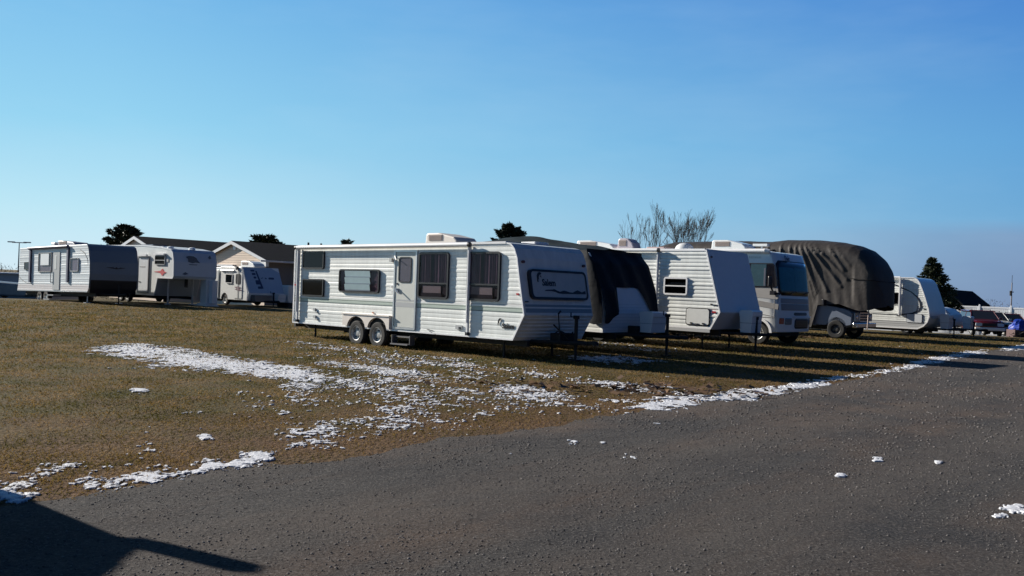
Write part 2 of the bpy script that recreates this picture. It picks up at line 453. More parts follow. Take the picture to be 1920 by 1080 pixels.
def propane_cover(parent, x, yc, z0, z1, w=.62, d=.34, m=CREAM):
    h = z1 - z0
    mb = MB()
    def ring(z, s): return [(x - d / 2 * s, z), (x + d / 2 * s, z)]
    prof = [(x - d * .42, z0), (x + d * .42, z0), (x + d * .5, z0 + h * .72), (x + d * .54, z0 + h * .74), (x + d * .54, z1 - h * .06), (x + d * .40, z1), (x - d * .40, z1), (x - d * .54, z1 - h * .06), (x - d * .54, z0 + h * .74), (x - d * .5, z0 + h * .72)]
    mb.prism(prof, yc - w / 2, yc + w / 2)
    o = mb.build('propane_cover', m, parent, bevel=.05)
    g = MB().box(x - d * .47, x + d * .485, yc - w / 2 - .004, yc + w / 2 + .004, z0 + h * .42, z0 + h * .44).build('seam', GREYS, o)
    return o

def box_body(parent, sil, y0, y1, m, name='body', bevel=0.0, mats=None):
    return MB().prism(sil, y0, y1).build(name, m, parent, bevel=bevel)

GR_ROW = 'travel trailers parked in the front row by the gravel road'
GR_BACK = 'campers parked in the back row in front of the house'

# ------------------------------------------------------------------ ground / road
def gz(x, y):
    r = math.hypot(x, y)
    return -0.028 * min(max(r - 55.0, 0.0), 55.0)

EDGE_A = (-2.93, 6.75); EDGE_B = (1.98, 11.95)       # two points on the worn grass edge beside the gravel
def litter_zone(t, g):
    """0 in the open field, 1 on the worn, leaf-littered verge beside the gravel (world position, metres)"""
    dx, dy = EDGE_B[0] - EDGE_A[0], EDGE_B[1] - EDGE_A[1]; L = math.hypot(dx, dy); nx, ny = -dy / L, dx / L
    sp = t.nodes.new('ShaderNodeVectorMath'); sp.operation = 'DOT_PRODUCT'; sp.inputs[1].default_value = (nx, ny, 0); t.links.new(g.outputs['Position'], sp.inputs[0])
    nn = t.nodes.new('ShaderNodeTexNoise'); nn.inputs['Scale'].default_value = .8; nn.inputs['Detail'].default_value = 7; nn.inputs['Roughness'].default_value = .7; t.links.new(g.outputs['Position'], nn.inputs['Vector'])
    ma = t.nodes.new('ShaderNodeMath'); ma.operation = 'MULTIPLY_ADD'; ma.inputs[1].default_value = 9.0; t.links.new(nn.outputs[0], ma.inputs[0]); t.links.new(sp.outputs['Value'], ma.inputs[2])
    c0 = nx * EDGE_A[0] + ny * EDGE_A[1]
    mr = t.nodes.new('ShaderNodeMapRange'); mr.inputs[1].default_value = c0 + 4.5 + 1.0; mr.inputs[2].default_value = c0 + 4.5 + 4.5; mr.inputs[3].default_value = .62; mr.inputs[4].default_value = 0
    t.links.new(ma.outputs[0], mr.inputs[0]); return mr
def build_ground():
    radii = [0, 4, 8, 12, 16, 20, 25, 30, 35, 40, 45, 50, 55, 60, 65, 72, 80, 90, 100, 110, 130, 170, 250, 400, 800, 1500, 3500]
    n = 128; mb = MB(); vs = [(0, 0, 0)]
    for r in radii[1:]:
        for k in range(n):
            a = 2 * math.pi * k / n; x, y = r * math.cos(a), r * math.sin(a); vs.append((x, y, gz(x, y)))
    fs = [(0, 1 + k, 1 + (k + 1) % n) for k in range(n)]
    for i in range(len(radii) - 2):
        a = 1 + i * n; b = a + n
        for k in range(n): fs.append((a + k, b + k, b + (k + 1) % n, a + (k + 1) % n))
    mb.add(vs, fs)
    m = bpy.data.materials.new('winter_turf'); m.use_nodes = True
    t = m.node_tree; b = t.nodes['Principled BSDF']; b.inputs['Roughness'].default_value = 0.95; b.inputs['Specular IOR Level'].default_value = 0.1
    g = t.nodes.new('ShaderNodeNewGeometry')
    def noise(sc, det=6, ro=.6):
        q = t.nodes.new('ShaderNodeTexNoise'); q.inputs['Scale'].default_value = sc; q.inputs['Detail'].default_value = det; q.inputs['Roughness'].default_value = ro
        t.links.new(g.outputs['Position'], q.inputs['Vector']); return q
    def ramp(src, a, b_):
        q = t.nodes.new('ShaderNodeMapRange'); q.inputs[1].default_value = a; q.inputs[2].default_value = b_
        t.links.new(src.outputs[0], q.inputs[0]); return q
    def mix(f, c1, c2):
        q = t.nodes.new('ShaderNodeMix'); q.data_type = 'RGBA'
        t.links.new(f.outputs[0], q.inputs[0])
        for i, c in ((6, c1), (7, c2)):
            if isinstance(c, tuple): q.inputs[i].default_value = (*c, 1)
            else: t.links.new(c.outputs[2], q.inputs[i])
        return q
    a1 = mix(ramp(noise(.45, 8, .65), .42, .58), (.070, .066, .025), (.135, .094, .042))
    a2 = mix(ramp(noise(1.3), .45, .68), a1, (.105, .066, .036))
    a3 = mix(ramp(noise(6.0), .42, .7), a2, (.070, .064, .026))
    a4 = mix(ramp(noise(28., 3), .5, .8), a3, (.20, .15, .085))
    a5 = mix(litter_zone(t, g), a4, (.115, .064, .038))
    t.links.new(a5.outputs[2], b.inputs['Base Color'])
    bp = t.nodes.new('ShaderNodeBump'); bp.inputs['Strength'].default_value = 1.0; bp.inputs['Distance'].default_value = .06
    t.links.new(noise(16., 4, .6).outputs[0], bp.inputs['Height']); t.links.new(bp.outputs[0], b.inputs['Normal'])
    o = mb.build('ground', m); o['kind'] = 'structure'; o['label'] = 'brown and olive winter grass field'
    return o
build_ground()

def G(u, v, z=0.0):
    """photo pixel (1920x1080) -> point on the flat lot, used only for measuring where things stand"""
    R = rad(2.2); a = u - 960; b = v - 540
    x = a * math.cos(R) + b * math.sin(R); y = -a * math.sin(R) + b * math.cos(R)
    t = (CAM_H - z) / (y / 1689.0)
    return (x / 1689.0 * t, t)

EDGE = [G(*p) for p in [(-500, 1075), (-160, 960), (0, 944), (130, 935), (260, 914), (400, 882), (480, 869), (640, 863), (740, 842), (840, 824), (940, 812), (1007, 801), (1123, 784), (1190, 774), (1257, 762), (1340, 752), (1423, 746), (1520, 724), (1630, 709), (1720, 684), (1827, 662), (1913, 650), (2050, 632)]]
def build_road():
    pts = []
    for (xa, ya), (xb, yb) in zip(EDGE[:-1], EDGE[1:]):
        n = max(2, int(math.hypot(xb - xa, yb - ya) / .06))
        n = min(n, 400)
        for k in range(n):
            t = k / n; x = xa + (xb - xa) * t; y = ya + (yb - ya) * t
            w = .10 * math.sin(x * 2.1 + y) + .06 * math.sin(x * 7.7) + .05 * math.sin(x * 17) + random.uniform(-.06, .06)
            pts.append((x, y + w))
    pts = [(-60, -10.0)] + [(-60, 3)] + pts + [EDGE[-1], (75, 45), (75, -40), (-60, -40)]
    vs = [(x, y, 0.004) for x, y in pts]
    me = bpy.data.meshes.new('road')
    from mathutils.geometry import tessellate_polygon
    tri = tessellate_polygon([[Vector((x, y, 0)) for x, y in pts]])
    me.from_pydata(vs, [], [tuple(q) for q in tri]); me.update()
    # make all normals point up
    m = bpy.data.materials.new('gravel_road'); m.use_nodes = True
    t = m.node_tree; b = t.nodes['Principled BSDF']; b.inputs['Roughness'].default_value = 0.9; b.inputs['Specular IOR Level'].default_value = 0.15
    g = t.nodes.new('ShaderNodeNewGeometry')
    mp = t.nodes.new('ShaderNodeMapping'); mp.vector_type = 'TEXTURE'
    mp.inputs['Rotation'].default_value = (0, 0, rad(50)); mp.inputs['Scale'].default_value = (7, 1, 1)
    t.links.new(g.outputs['Position'], mp.inputs[0])
    def noise(sc, det=6, ro=.6, src=None):
        q = t.nodes.new('ShaderNodeTexNoise'); q.inputs['Scale'].default_value = sc; q.inputs['Detail'].default_value = det; q.inputs['Roughness'].default_value = ro
        t.links.new(src or g.outputs['Position'], q.inputs['Vector']); return q
    def rng(src, a, b_):
        q = t.nodes.new('ShaderNodeMapRange'); q.inputs[1].default_value = a; q.inputs[2].default_value = b_
        t.links.new(src.outputs[0], q.inputs[0]); return q
    def mix(f, c1, c2):
        q = t.nodes.new('ShaderNodeMix'); q.data_type = 'RGBA'; t.links.new(f.outputs[0], q.inputs[0])
        for i, c in ((6, c1), (7, c2)):
            if isinstance(c, tuple): q.inputs[i].default_value = (*c, 1)
            else: t.links.new(c.outputs[2], q.inputs[i])
        return q
    a1 = mix(rng(noise(.7, 6, .6, mp.outputs[0]), .44, .60), (.067, .063, .061), (.100, .075, .061))
    a2 = mix(rng(noise(.5, 4), .45, .65), a1, (.046, .045, .047))
    a3 = mix(rng(noise(38., 5, .8), .50, .72), a2, (.20, .185, .172))
    tk = t.nodes.new('ShaderNodeMapping'); tk.vector_type = 'TEXTURE'; tk.inputs['Rotation'].default_value = (0, 0, rad(47)); t.links.new(g.outputs['Position'], tk.inputs[0])
    wv = t.nodes.new('ShaderNodeTexWave'); wv.wave_type = 'BANDS'; wv.bands_direction = 'Y'; wv.inputs['Scale'].default_value = .16; wv.inputs['Distortion'].default_value = 1.2; wv.inputs['Detail'].default_value = 3; wv.inputs['Detail Scale'].default_value = .5
    t.links.new(tk.outputs[0], wv.inputs['Vector'])
    a3 = mix(rng(wv, .35, 2.4), a3, (.135, .115, .100))
    a4 = mix(rng(noise(60., 3, .7), .45, .25), a3, (.012, .012, .012))
    t.links.new(a4.outputs[2], b.inputs['Base Color'])
    bp = t.nodes.new('ShaderNodeBump'); bp.inputs['Strength'].default_value = 1.0; bp.inputs['Distance'].default_value = .03
    t.links.new(noise(36., 6, .75).outputs[0], bp.inputs['Height'])
    bp2 = t.nodes.new('ShaderNodeBump'); bp2.inputs['Strength'].default_value = .5; bp2.inputs['Distance'].default_value = .12
    t.links.new(noise(2.2, 4, .6).outputs[0], bp2.inputs['Height']); t.links.new(bp.outputs[0], bp2.inputs['Normal'])
    t.links.new(bp2.outputs[0], b.inputs['Normal'])
    me.materials.append(m)
    for p in me.polygons:
        if p.normal.z < 0: p.flip()
    o = bpy.data.objects.new('road', me); COL.objects.link(o); o['kind'] = 'structure'; o['label'] = 'dark gravel road curving past the parked campers'
build_road()

# numpy helpers -----------------------------------------------------------
EX = np.array([p[0] for p in EDGE]); EY = np.array([p[1] for p in EDGE])
def on_road(x, y, margin=0.0):
    """True where (x,y) lies on the road side of the edge line"""
    return y < np.interp(x, EX, EY) - margin
def hsh(ix, iy, s):
    h = (ix * 374761393 + iy * 668265263 + s * 974634777) & 0xffffffff
    h = ((h ^ (h >> 13)) * 1274126177) & 0xffffffff
    return ((h ^ (h >> 16)) & 0xffff) / 65535.0
def vnoise(x, y, s=0):
    ix = np.floor(x).astype(np.int64); iy = np.floor(y).astype(np.int64); fx = x - ix; fy = y - iy
    fx = fx * fx * (3 - 2 * fx); fy = fy * fy * (3 - 2 * fy)
    a = hsh(ix, iy, s); b = hsh(ix + 1, iy, s); c = hsh(ix, iy + 1, s); d = hsh(ix + 1, iy + 1, s)
    return (a * (1 - fx) + b * fx) * (1 - fy) + (c * (1 - fx) + d * fx) * fy
def fbm(x, y, s=0, o=4):
    v = 0; a = .5; n = 0
    for k in range(o): v = v + a * vnoise(x * 2 ** k, y * 2 ** k, s + k * 17); n += a; a *= .55
    return v / n
def np_mesh(name, V, F, m, flat=True):
    me = bpy.data.meshes.new(name)
    me.vertices.add(len(V)); me.vertices.foreach_set('co', V.astype(np.float32).ravel())
    k = F.shape[1]
    me.loops.add(F.size); me.loops.foreach_set('vertex_index', F.astype(np.int32).ravel())
    me.polygons.add(len(F)); me.polygons.foreach_set('loop_start', np.arange(0, F.size, k, dtype=np.int32))
    try: me.polygons.foreach_set('loop_total', np.full(len(F), k, dtype=np.int32))
    except Exception: pass
    me.update(calc_edges=True); me.materials.append(m)
    if not flat: me.polygons.foreach_set('use_smooth', [True] * len(me.polygons))
    o = bpy.data.objects.new(name, me); COL.objects.link(o); return o

# ------------------------------------------------------------------ grass
def frustum_pts(n, y0, y1, p=1.0):
    """ground points spread over the viewed wedge, denser near"""
    Y = y0 * (y1 / y0) ** (RNG.random(n) ** p)
    X = (RNG.random(n) * 2 - 1) * Y * 0.62
    return X, Y
def build_grass():
    X, Y = frustum_pts(420000, 5.5, 46.0, .9)
    k = ~on_road(X, Y, .10 * (fbm(X * 3, Y * 3, 8) * 6 - 2.2)); X, Y = X[k], Y[k]
    X, Y = X, Y; d = fbm(X * .9, Y * .9, 3); e = Y - np.interp(X, EX, EY)
    keep = (RNG.random(len(X)) < np.clip(.35 + 1.3 * (d - .3), .1, 1)) & (RNG.random(len(X)) < np.clip(.35 + e / 1.6, 0, 1))
    X, Y = X[keep], Y[keep]; n = len(X)
    h = (.012 + .022 * RNG.random(n)) * (.55 + .8 * fbm(X * 2.5, Y * 2.5, 9)) * np.clip(Y / 16, .8, 1.5)
    w = (.004 + .006 * RNG.random(n)) * np.clip(Y / 11, .8, 3)
    a = RNG.random(n) * 2 * np.pi; b = RNG.random(n) * 2 * np.pi; l = h * (.5 + 1.4 * RNG.random(n))
    V = np.zeros((n, 3, 3))
    V[:, 0] = np.stack([X - np.cos(a) * w, Y - np.sin(a) * w, np.full(n, -.002)], 1)
    V[:, 1] = np.stack([X + np.cos(a) * w, Y + np.sin(a) * w, np.full(n, -.002)], 1)
    V[:, 2] = np.stack([X + np.cos(b) * l, Y + np.sin(b) * l, h], 1)
    m = bpy.data.materials.new('grass_blades'); m.use_nodes = True
    t = m.node_tree; bs = t.nodes['Principled BSDF']; bs.inputs['Roughness'].default_value = .8; bs.inputs['Specular IOR Level'].default_value = .12
    g = t.nodes.new('ShaderNodeNewGeometry'); cr = t.nodes.new('ShaderNodeValToRGB'); cr.color_ramp.interpolation = 'LINEAR'
    els = cr.color_ramp.elements; els[0].position = 0; els[0].color = (.074, .070, .020, 1); els[1].position = 1; els[1].color = (.29, .205, .11, 1)
    for p, c in ((.35, (.132, .102, .030, 1)), (.7, (.205, .130, .042, 1))):
        q = els.new(p); q.color = c
    ns = t.nodes.new('ShaderNodeTexNoise'); ns.inputs['Scale'].default_value = .9; ns.inputs['Detail'].default_value = 8; ns.inputs['Roughness'].default_value = .7
    t.links.new(g.outputs['Position'], ns.inputs['Vector'])
    ad = t.nodes.new('ShaderNodeMath'); ad.operation = 'MULTIPLY_ADD'; ad.inputs[1].default_value = .55
    mr = t.nodes.new('ShaderNodeMapRange'); mr.inputs[1].default_value = .38; mr.inputs[2].default_value = .62; mr.inputs[3].default_value = -.35; mr.inputs[4].default_value = .75
    t.links.new(ns.outputs[0], mr.inputs[0]); t.links.new(g.outputs['Random Per Island'], ad.inputs[0]); t.links.new(mr.outputs[0], ad.inputs[2])
    t.links.new(ad.outputs[0], cr.inputs[0])
    lz = litter_zone(t, g); lm = t.nodes.new('ShaderNodeMix'); lm.data_type = 'RGBA'; lm.inputs[7].default_value = (.20, .105, .055, 1)
    t.links.new(lz.outputs[0], lm.inputs[0]); t.links.new(cr.outputs[0], lm.inputs[6]); t.links.new(lm.outputs[2], bs.inputs['Base Color'])
    tl = t.nodes.new('ShaderNodeBsdfTranslucent'); t.links.new(cr.outputs[0], tl.inputs[0]); ms = t.nodes.new('ShaderNodeMixShader'); ms.inputs[0].default_value = .45
    t.links.new(bs.outputs[0], ms.inputs[1]); t.links.new(tl.outputs[0], ms.inputs[2]); t.links.new(ms.outputs[0], t.nodes['Material Output'].inputs[0])
    o = np_mesh('grass', V.reshape(-1, 3), np.arange(n * 3).reshape(n, 3), m)
    tag(o, 'short dry olive and brown grass covering the lot', kind='stuff')
build_grass()

OCT_V = np.array([(1, 0, 0), (-1, 0, 0), (0, 1, 0), (0, -1, 0), (0, 0, 1), (0, 0, -1)], float)
OCT_F = np.array([(0, 2, 4), (2, 1, 4), (1, 3, 4), (3, 0, 4), (2, 0, 5), (1, 2, 5), (3, 1, 5), (0, 3, 5)])
def pebbles(name, X, Y, s, m, label, flat=.6, z=0.004):
    n = len(X)
    sc = s[:, None, None] * (0.6 + .8 * RNG.random((n, 6, 1)))
    a = RNG.random(n) * 6.283; c, sn = np.cos(a), np.sin(a)
    P = OCT_V[None] * sc; P[:, :, 2] *= flat
    x = P[:, :, 0] * c[:, None] - P[:, :, 1] * sn[:, None]; y = P[:, :, 0] * sn[:, None] + P[:, :, 1] * c[:, None]
    V = np.stack([x + X[:, None], y + Y[:, None], P[:, :, 2] + z + (s * .15)[:, None]], 2)
    F = OCT_F[None] + (np.arange(n) * 6)[:, None, None]
    return tag(np_mesh(name, V.reshape(-1, 3), F.reshape(-1, 3), m), label, kind='stuff')
def build_gravel():
    X, Y = frustum_pts(170000, 4.0, 38.0, .95)
    k = on_road(X, Y, -.25 * RNG.random(len(X)) ** 2); X, Y = X[k], Y[k]
    k = RNG.random(len(X)) < np.clip(.15 + 1.5 * (fbm(X * 1.1, Y * 1.1, 5) - .3), .05, 1); X, Y = X[k], Y[k]
    s = (.003 + .012 * RNG.random(len(X)) ** 4) * np.clip(Y / 9, .7, 2.2)
    pebbles('gravel', X, Y, s, leafmat('gravel_stone', (.045, .042, .041), (.22, .205, .195), .85), 'loose dark gravel stones scattered on the road')
build_gravel()

# ------------------------------------------------------------------ snow
SNOWP = [  # (coverage, feather metres, polygon in measured ground pixels)
    (.95, .5, [(175, 660), (195, 648), (240, 646), (290, 650), (345, 656), (420, 671), (500, 680), (570, 690), (640, 704), (700, 716), (690, 724), (620, 716), (560, 713), (480, 702), (400, 697), (330, 690), (280, 676), (220, 668)]),
    (.56, .4, [(520, 700), (610, 706), (620, 735), (580, 745), (530, 738)]),
    (.68, .3, [(600, 672), (700, 685), (800, 697), (920, 709), (930, 715), (820, 712), (700, 702), (600, 684)]),
    (.74, .2, [(827, 679), (860, 677), (910, 684), (900, 690), (840, 690)]),
    (.80, .3, [(945, 722), (1010, 727), (1080, 740), (1070, 748), (1000, 743), (950, 737)]),
    (.78, .2, [(990, 697), (1035, 702), (1035, 708), (985, 704)]),
    (.80, .2, [(1110, 714), (1190, 718), (1200, 729), (1130, 726)]),
    (.66, .3, [(1150, 726), (1230, 722), (1285, 735), (1270, 742), (1180, 738)]),
    (.90, .15, [(1130, 749), (1180, 749), (1180, 755), (1130, 755)]),
    (.97, .2, [(1192, 756), (1235, 754), (1262, 762), (1225, 769), (1195, 765)]),
    (.93, .3, [(1235, 742), (1290, 740), (1330, 748), (1300, 758), (1240, 756)]),
    (.98, .25, [(1320, 748), (1375, 738), (1400, 730), (1470, 726), (1530, 719), (1535, 726), (1480, 735), (1420, 742), (1425, 750), (1340, 750)]),
    (.95, .25, [(1495, 725), (1520, 716), (1570, 707), (1580, 712), (1540, 723)]),
    (.95, .2, [(1575, 707), (1600, 702), (1635, 702), (1620, 708)]),
    (.95, .3, [(1640, 702), (1680, 690), (1720, 683), (1725, 687), (1690, 694)]),
    (.97, .4, [(1715, 684), (1750, 672), (1800, 662), (1840, 656), (1840, 661), (1790, 671), (1750, 680)]),
    (.95, .3, [(1880, 652), (1925, 646), (1925, 655), (1890, 658)]),
    (.95, .12, [(-20, 925), (20, 918), (48, 928), (40, 940), (-20, 938)]),
    (.74, .15, [(-10, 905), (40, 893), (90, 888), (95, 900), (60, 915), (-10, 915)]),
    (.80, .15, [(38, 885), (95, 874), (150, 865), (155, 874), (100, 886), (45, 890)]),
    (.70, .15, [(170, 882), (175, 872), (212, 874), (210, 884)]),
    (.80, .15, [(158, 906), (165, 893), (220, 900), (235, 908), (220, 916), (165, 912)]),
    (.75, .2, [(230, 870), (255, 845), (285, 832), (285, 848), (255, 872)]),
    (.80, .2, [(230, 905), (240, 890), (300, 873), (320, 880), (340, 893), (290, 905)]),
    (.97, .15, [(355, 880), (385, 865), (430, 868), (462, 862), (458, 850), (500, 850), (498, 863), (470, 873), (400, 885), (365, 887)]),
    (.37, .5, [(410, 715), (560, 735), (640, 700), (780, 700), (950, 722), (1160, 745), (1130, 775), (1000, 785), (860, 805), (760, 820), (660, 835), (560, 815), (500, 770)]),
    (.70, .25, [(530, 770), (555, 772), (555, 812), (535, 812)]),
    (.66, .3, [(560, 835), (580, 800), (620, 780), (630, 810), (600, 840)]),
    (.66, .25, [(700, 765), (770, 755), (780, 770), (720, 780)]),
    (.52, .3, [(655, 790), (760, 782), (780, 820), (660, 822)]),
    (.36, .6, [(560, 640), (640, 650), (900, 678), (1100, 705), (1100, 720), (900, 705), (700, 690), (600, 672)]),
    (.95, .05, [(368, 818), (385, 816), (400, 824), (380, 826)]), (.95, .05, [(1068, 827), (1082, 829), (1084, 836), (1070, 834)]),
    (.80, .04, [(942, 966), (963, 964), (966, 976), (942, 976)]), (.95, .04, [(1642, 860), (1652, 860), (1652, 866), (1640, 866)]),
    (.95, .04, [(1755, 866), (1766, 867), (1764, 871), (1754, 870)]), (.97, .1, [(1878, 955), (1900, 948), (1930, 952), (1930, 970), (1895, 964)]),
    (.95, .05, [(1865, 966), (1888, 964), (1890, 972), (1870, 972)]), (.95, .08, [(250, 730), (270, 730), (270, 735), (252, 735)]),
    (.90, .08, [(1130, 830), (1134, 830), (1134, 833), (1130, 833)]), (.95, .05, [(1572, 891), (1577, 891), (1577, 895), (1572, 895)]),
    (.75, .5, [(1060, 668), (1160, 668), (1240, 678), (1200, 684), (1080, 676)]),
    (.55, .5, [(1120, 640), (1250, 652), (1250, 660), (1130, 650)]),
]
def poly_sd(px, py, poly):
    n = len(poly); d = np.full(px.shape, 1e9); ins = np.zeros(px.shape, bool)
    for i in range(n):
        ax, ay = poly[i]; bx, by = poly[(i + 1) % n]
        ex, ey = bx - ax, by - ay; L = ex * ex + ey * ey + 1e-12
        t = np.clip(((px - ax) * ex + (py - ay) * ey) / L, 0, 1)
        d = np.minimum(d, np.hypot(px - ax - t * ex, py - ay - t * ey))
        c = ((ay > py) != (by > py)) & (px < ex * (py - ay) / (by - ay + 1e-12) + ax); ins ^= c
    return np.where(ins, d, -d)
def build_snow():
    VV = []; FF = []; base = 0; CX = []; CY = []
    for idx, (cov, fe, pp) in enumerate(SNOWP):
        poly = [G(*p) for p in pp]
        xs = [p[0] for p in poly]; ys = [p[1] for p in poly]
        ym = sum(ys) / len(ys); st = .014 * max(.7, min(ym / 9, 3))
        gx = np.arange(min(xs) - fe, max(xs) + fe, st); gy = np.arange(min(ys) - fe, max(ys) + fe, st * 1.25)
        X, Y = np.meshgrid(gx, gy)
        f = 1.8 if ym < 9.5 else (1.25 if ym < 13 else 1.0)
        n = .25 * fbm(X * 1.6, Y * 1.6, 21, 3) + .33 * fbm(X * 6 * f, Y * 4.5 * f, 40, 3) + .42 * fbm(X * 21 * f, Y * 13 * f, 41, 3)
        n = (n - .5) * 2.7 + .5
        sd = np.clip(poly_sd(X, Y, poly) / fe, -1, 1)
        cov2 = cov * (.94 if cov > .9 else .86) + (.05 if ym < 9.5 else 0); thr = 1 - cov2 * (.5 + .5 * sd) ** .7
        mask = (n - thr)
        hgt = np.clip(mask * .03, 0, .008 if cov > .9 else .004) + .004 * (fbm(X * 11, Y * 9, 77, 3) - .5)
        # taper to zero at the grid borders
        keepv = mask > 0
        q = keepv[:-1, :-1] & keepv[1:, :-1] & keepv[:-1, 1:] & keepv[1:, 1:]
        idn = np.arange(X.size).reshape(X.shape)
        F = np.stack([idn[:-1, :-1][q], idn[:-1, 1:][q], idn[1:, 1:][q], idn[1:, :-1][q]], 1)
        if not len(F): continue
        used, inv = np.unique(F, return_inverse=True); F = inv.reshape(-1, 4)
        zz = np.maximum(hgt, .0) + .005 + idx * 0.00012
        V = np.stack([X.ravel()[used], Y.ravel()[used], zz.ravel()[used]], 1)
        V[:, 0] += RNG.normal(0, st * .18, len(V)); V[:, 1] += RNG.normal(0, st * .18, len(V))
        # skirt: open boundary edges go down to the ground
        E = np.concatenate([F[:, [0, 1]], F[:, [1, 2]], F[:, [2, 3]], F[:, [3, 0]]]); key = np.sort(E, 1)
        kk = key[:, 0] * (len(V) + 1) + key[:, 1]; uq, first, cnt = np.unique(kk, return_index=True, return_counts=True)
        B = E[first[cnt == 1]]; bv, binv = np.unique(B, return_inverse=True); B2 = binv.reshape(-1, 2)
        low = V[bv].copy(); low[:, 2] = -.004; top = V[bv].copy()
        S = np.stack([B2[:, 1] + len(V) + len(low), B2[:, 0] + len(V) + len(low), B2[:, 0] + len(V), B2[:, 1] + len(V)], 1)
        VV.append(np.concatenate([V, low, top])); FF.append(np.concatenate([F, S]) + base); base += len(V) + len(low) + len(top)
        # crumbs round the patch
        nf = int(min(5000, 26 * X.size * st * st * 1.25 * (9.0 / max(ym, 6)) * 5)) if cov < .96 or X.size > 4000 else 12
        fx_ = RNG.uniform(min(xs) - fe, max(xs) + fe, nf); fy_ = RNG.uniform(min(ys) - fe, max(ys) + fe, nf)
        sd2 = poly_sd(fx_, fy_, poly) / fe; nn_ = fbm(fx_ * 1.6, fy_ * 1.6, 21, 3)
        kk2 = (RNG.random(nf) < np.clip(.45 + .6 * sd2, 0, .9) * np.clip((nn_ - .32) * 5, 0, 1)); CX.append(fx_[kk2]); CY.append(fy_[kk2])
    o = np_mesh('snow', np.concatenate(VV), np.concatenate(FF), SNOW, flat=False)
    tag(o, 'thin leftover patches of melting snow on the grass and road edge', kind='stuff')
    return CX, CY
CX_, CY_ = build_snow()

def snow_crumbs(CX, CY):
    X = np.concatenate(CX); Y = np.concatenate(CY); s = (.006 + .022 * RNG.random(len(X)) ** 2.5) * np.clip(Y / 10, .8, 2.0)
    pebbles('snow_crumbs', X, Y, s, SNOW, 'small white crumbs of melting snow caught in the grass', flat=.35, z=.008)
def build_leaves():
    X = []; Y = []
    for (u, v, n, sx, sy) in ((1300, 629, 420, 1.3, .5), (1245, 634, 200, .8, .4), (1465, 632, 220, .7, .35), (1230, 738, 160, 1.5, .4), (1180, 728, 120, 1.6, .3)):
        x, y = G(u, v); X.append(RNG.normal(x, sx, n)); Y.append(RNG.normal(y, sy, n))
    X = np.concatenate(X); Y = np.concatenate(Y)
    k = ~on_road(X, Y, .05); X, Y = X[k], Y[k]; n = len(X)
    s = .03 + .05 * RNG.random(n); A = RNG.random(n) * 6.28
    V = np.zeros((n, 4, 3)); z = .02 + .10 * RNG.random(n) ** 2
    for i, (dx, dy) in enumerate(((-1, -.6), (1, -.6), (1, .6), (-1, .6))):
        V[:, i, 0] = X + s * (dx * np.cos(A) - dy * np.sin(A)); V[:, i, 1] = Y + s * (dx * np.sin(A) + dy * np.cos(A))
        V[:, i, 2] = z + RNG.normal(0, .02, n)
    o = np_mesh('fallen_leaves', V.reshape(-1, 3), np.arange(4 * n).reshape(n, 4), leafmat('dead_leaf', (.045, .028, .018), (.17, .105, .06)))
    tag(o, 'brown fallen leaves blown into drifts under the campers', kind='stuff')
build_leaves(); snow_crumbs(CX_, CY_)

# ================================================================== MAIN TRAILER
def nose_frame(sil_a, sil_b):
    """plane through two silhouette points (x,z), facing forward; u runs across the width"""
    (xa, za), (xb, zb) = sil_a, sil_b
    return PF((xa, 0, za), (0, 1, 0), (xb - xa, 0, zb - za)), math.hypot(xb - xa, zb - za)

def logo_swoosh(pf, u, v, s, n0=0.0, n1=.006):
    """hooked feather shape of the maker's emblem"""
    mb = MB(); pts = []
    for k in range(9):
        a = rad(190 - k * 17); pts.append((u + s * .42 + s * .42 * math.cos(a), v + s * .5 + s * .5 * math.sin(a)))
    for k in range(8, -1, -1):
        a = rad(200 - k * 15); pts.append((u + s * .50 + s * .26 * math.cos(a), v + s * .42 + s * .36 * math.sin(a)))
    mb.slab(pf, pts[::-1], n0, n1)
    mb.slab(pf, [(u + s * .45, v + s * .62), (u + s * .62, v + s * .5), (u + s * .6, v + s * .72)], n0, n1)
    mb.slab(pf, [(u - s * .02, v + s * .1), (u + s * .12, v + s * .05), (u + s * .14, v + s * .5), (u + s * .0, v + s * .5)], n0, n1)
    return mb

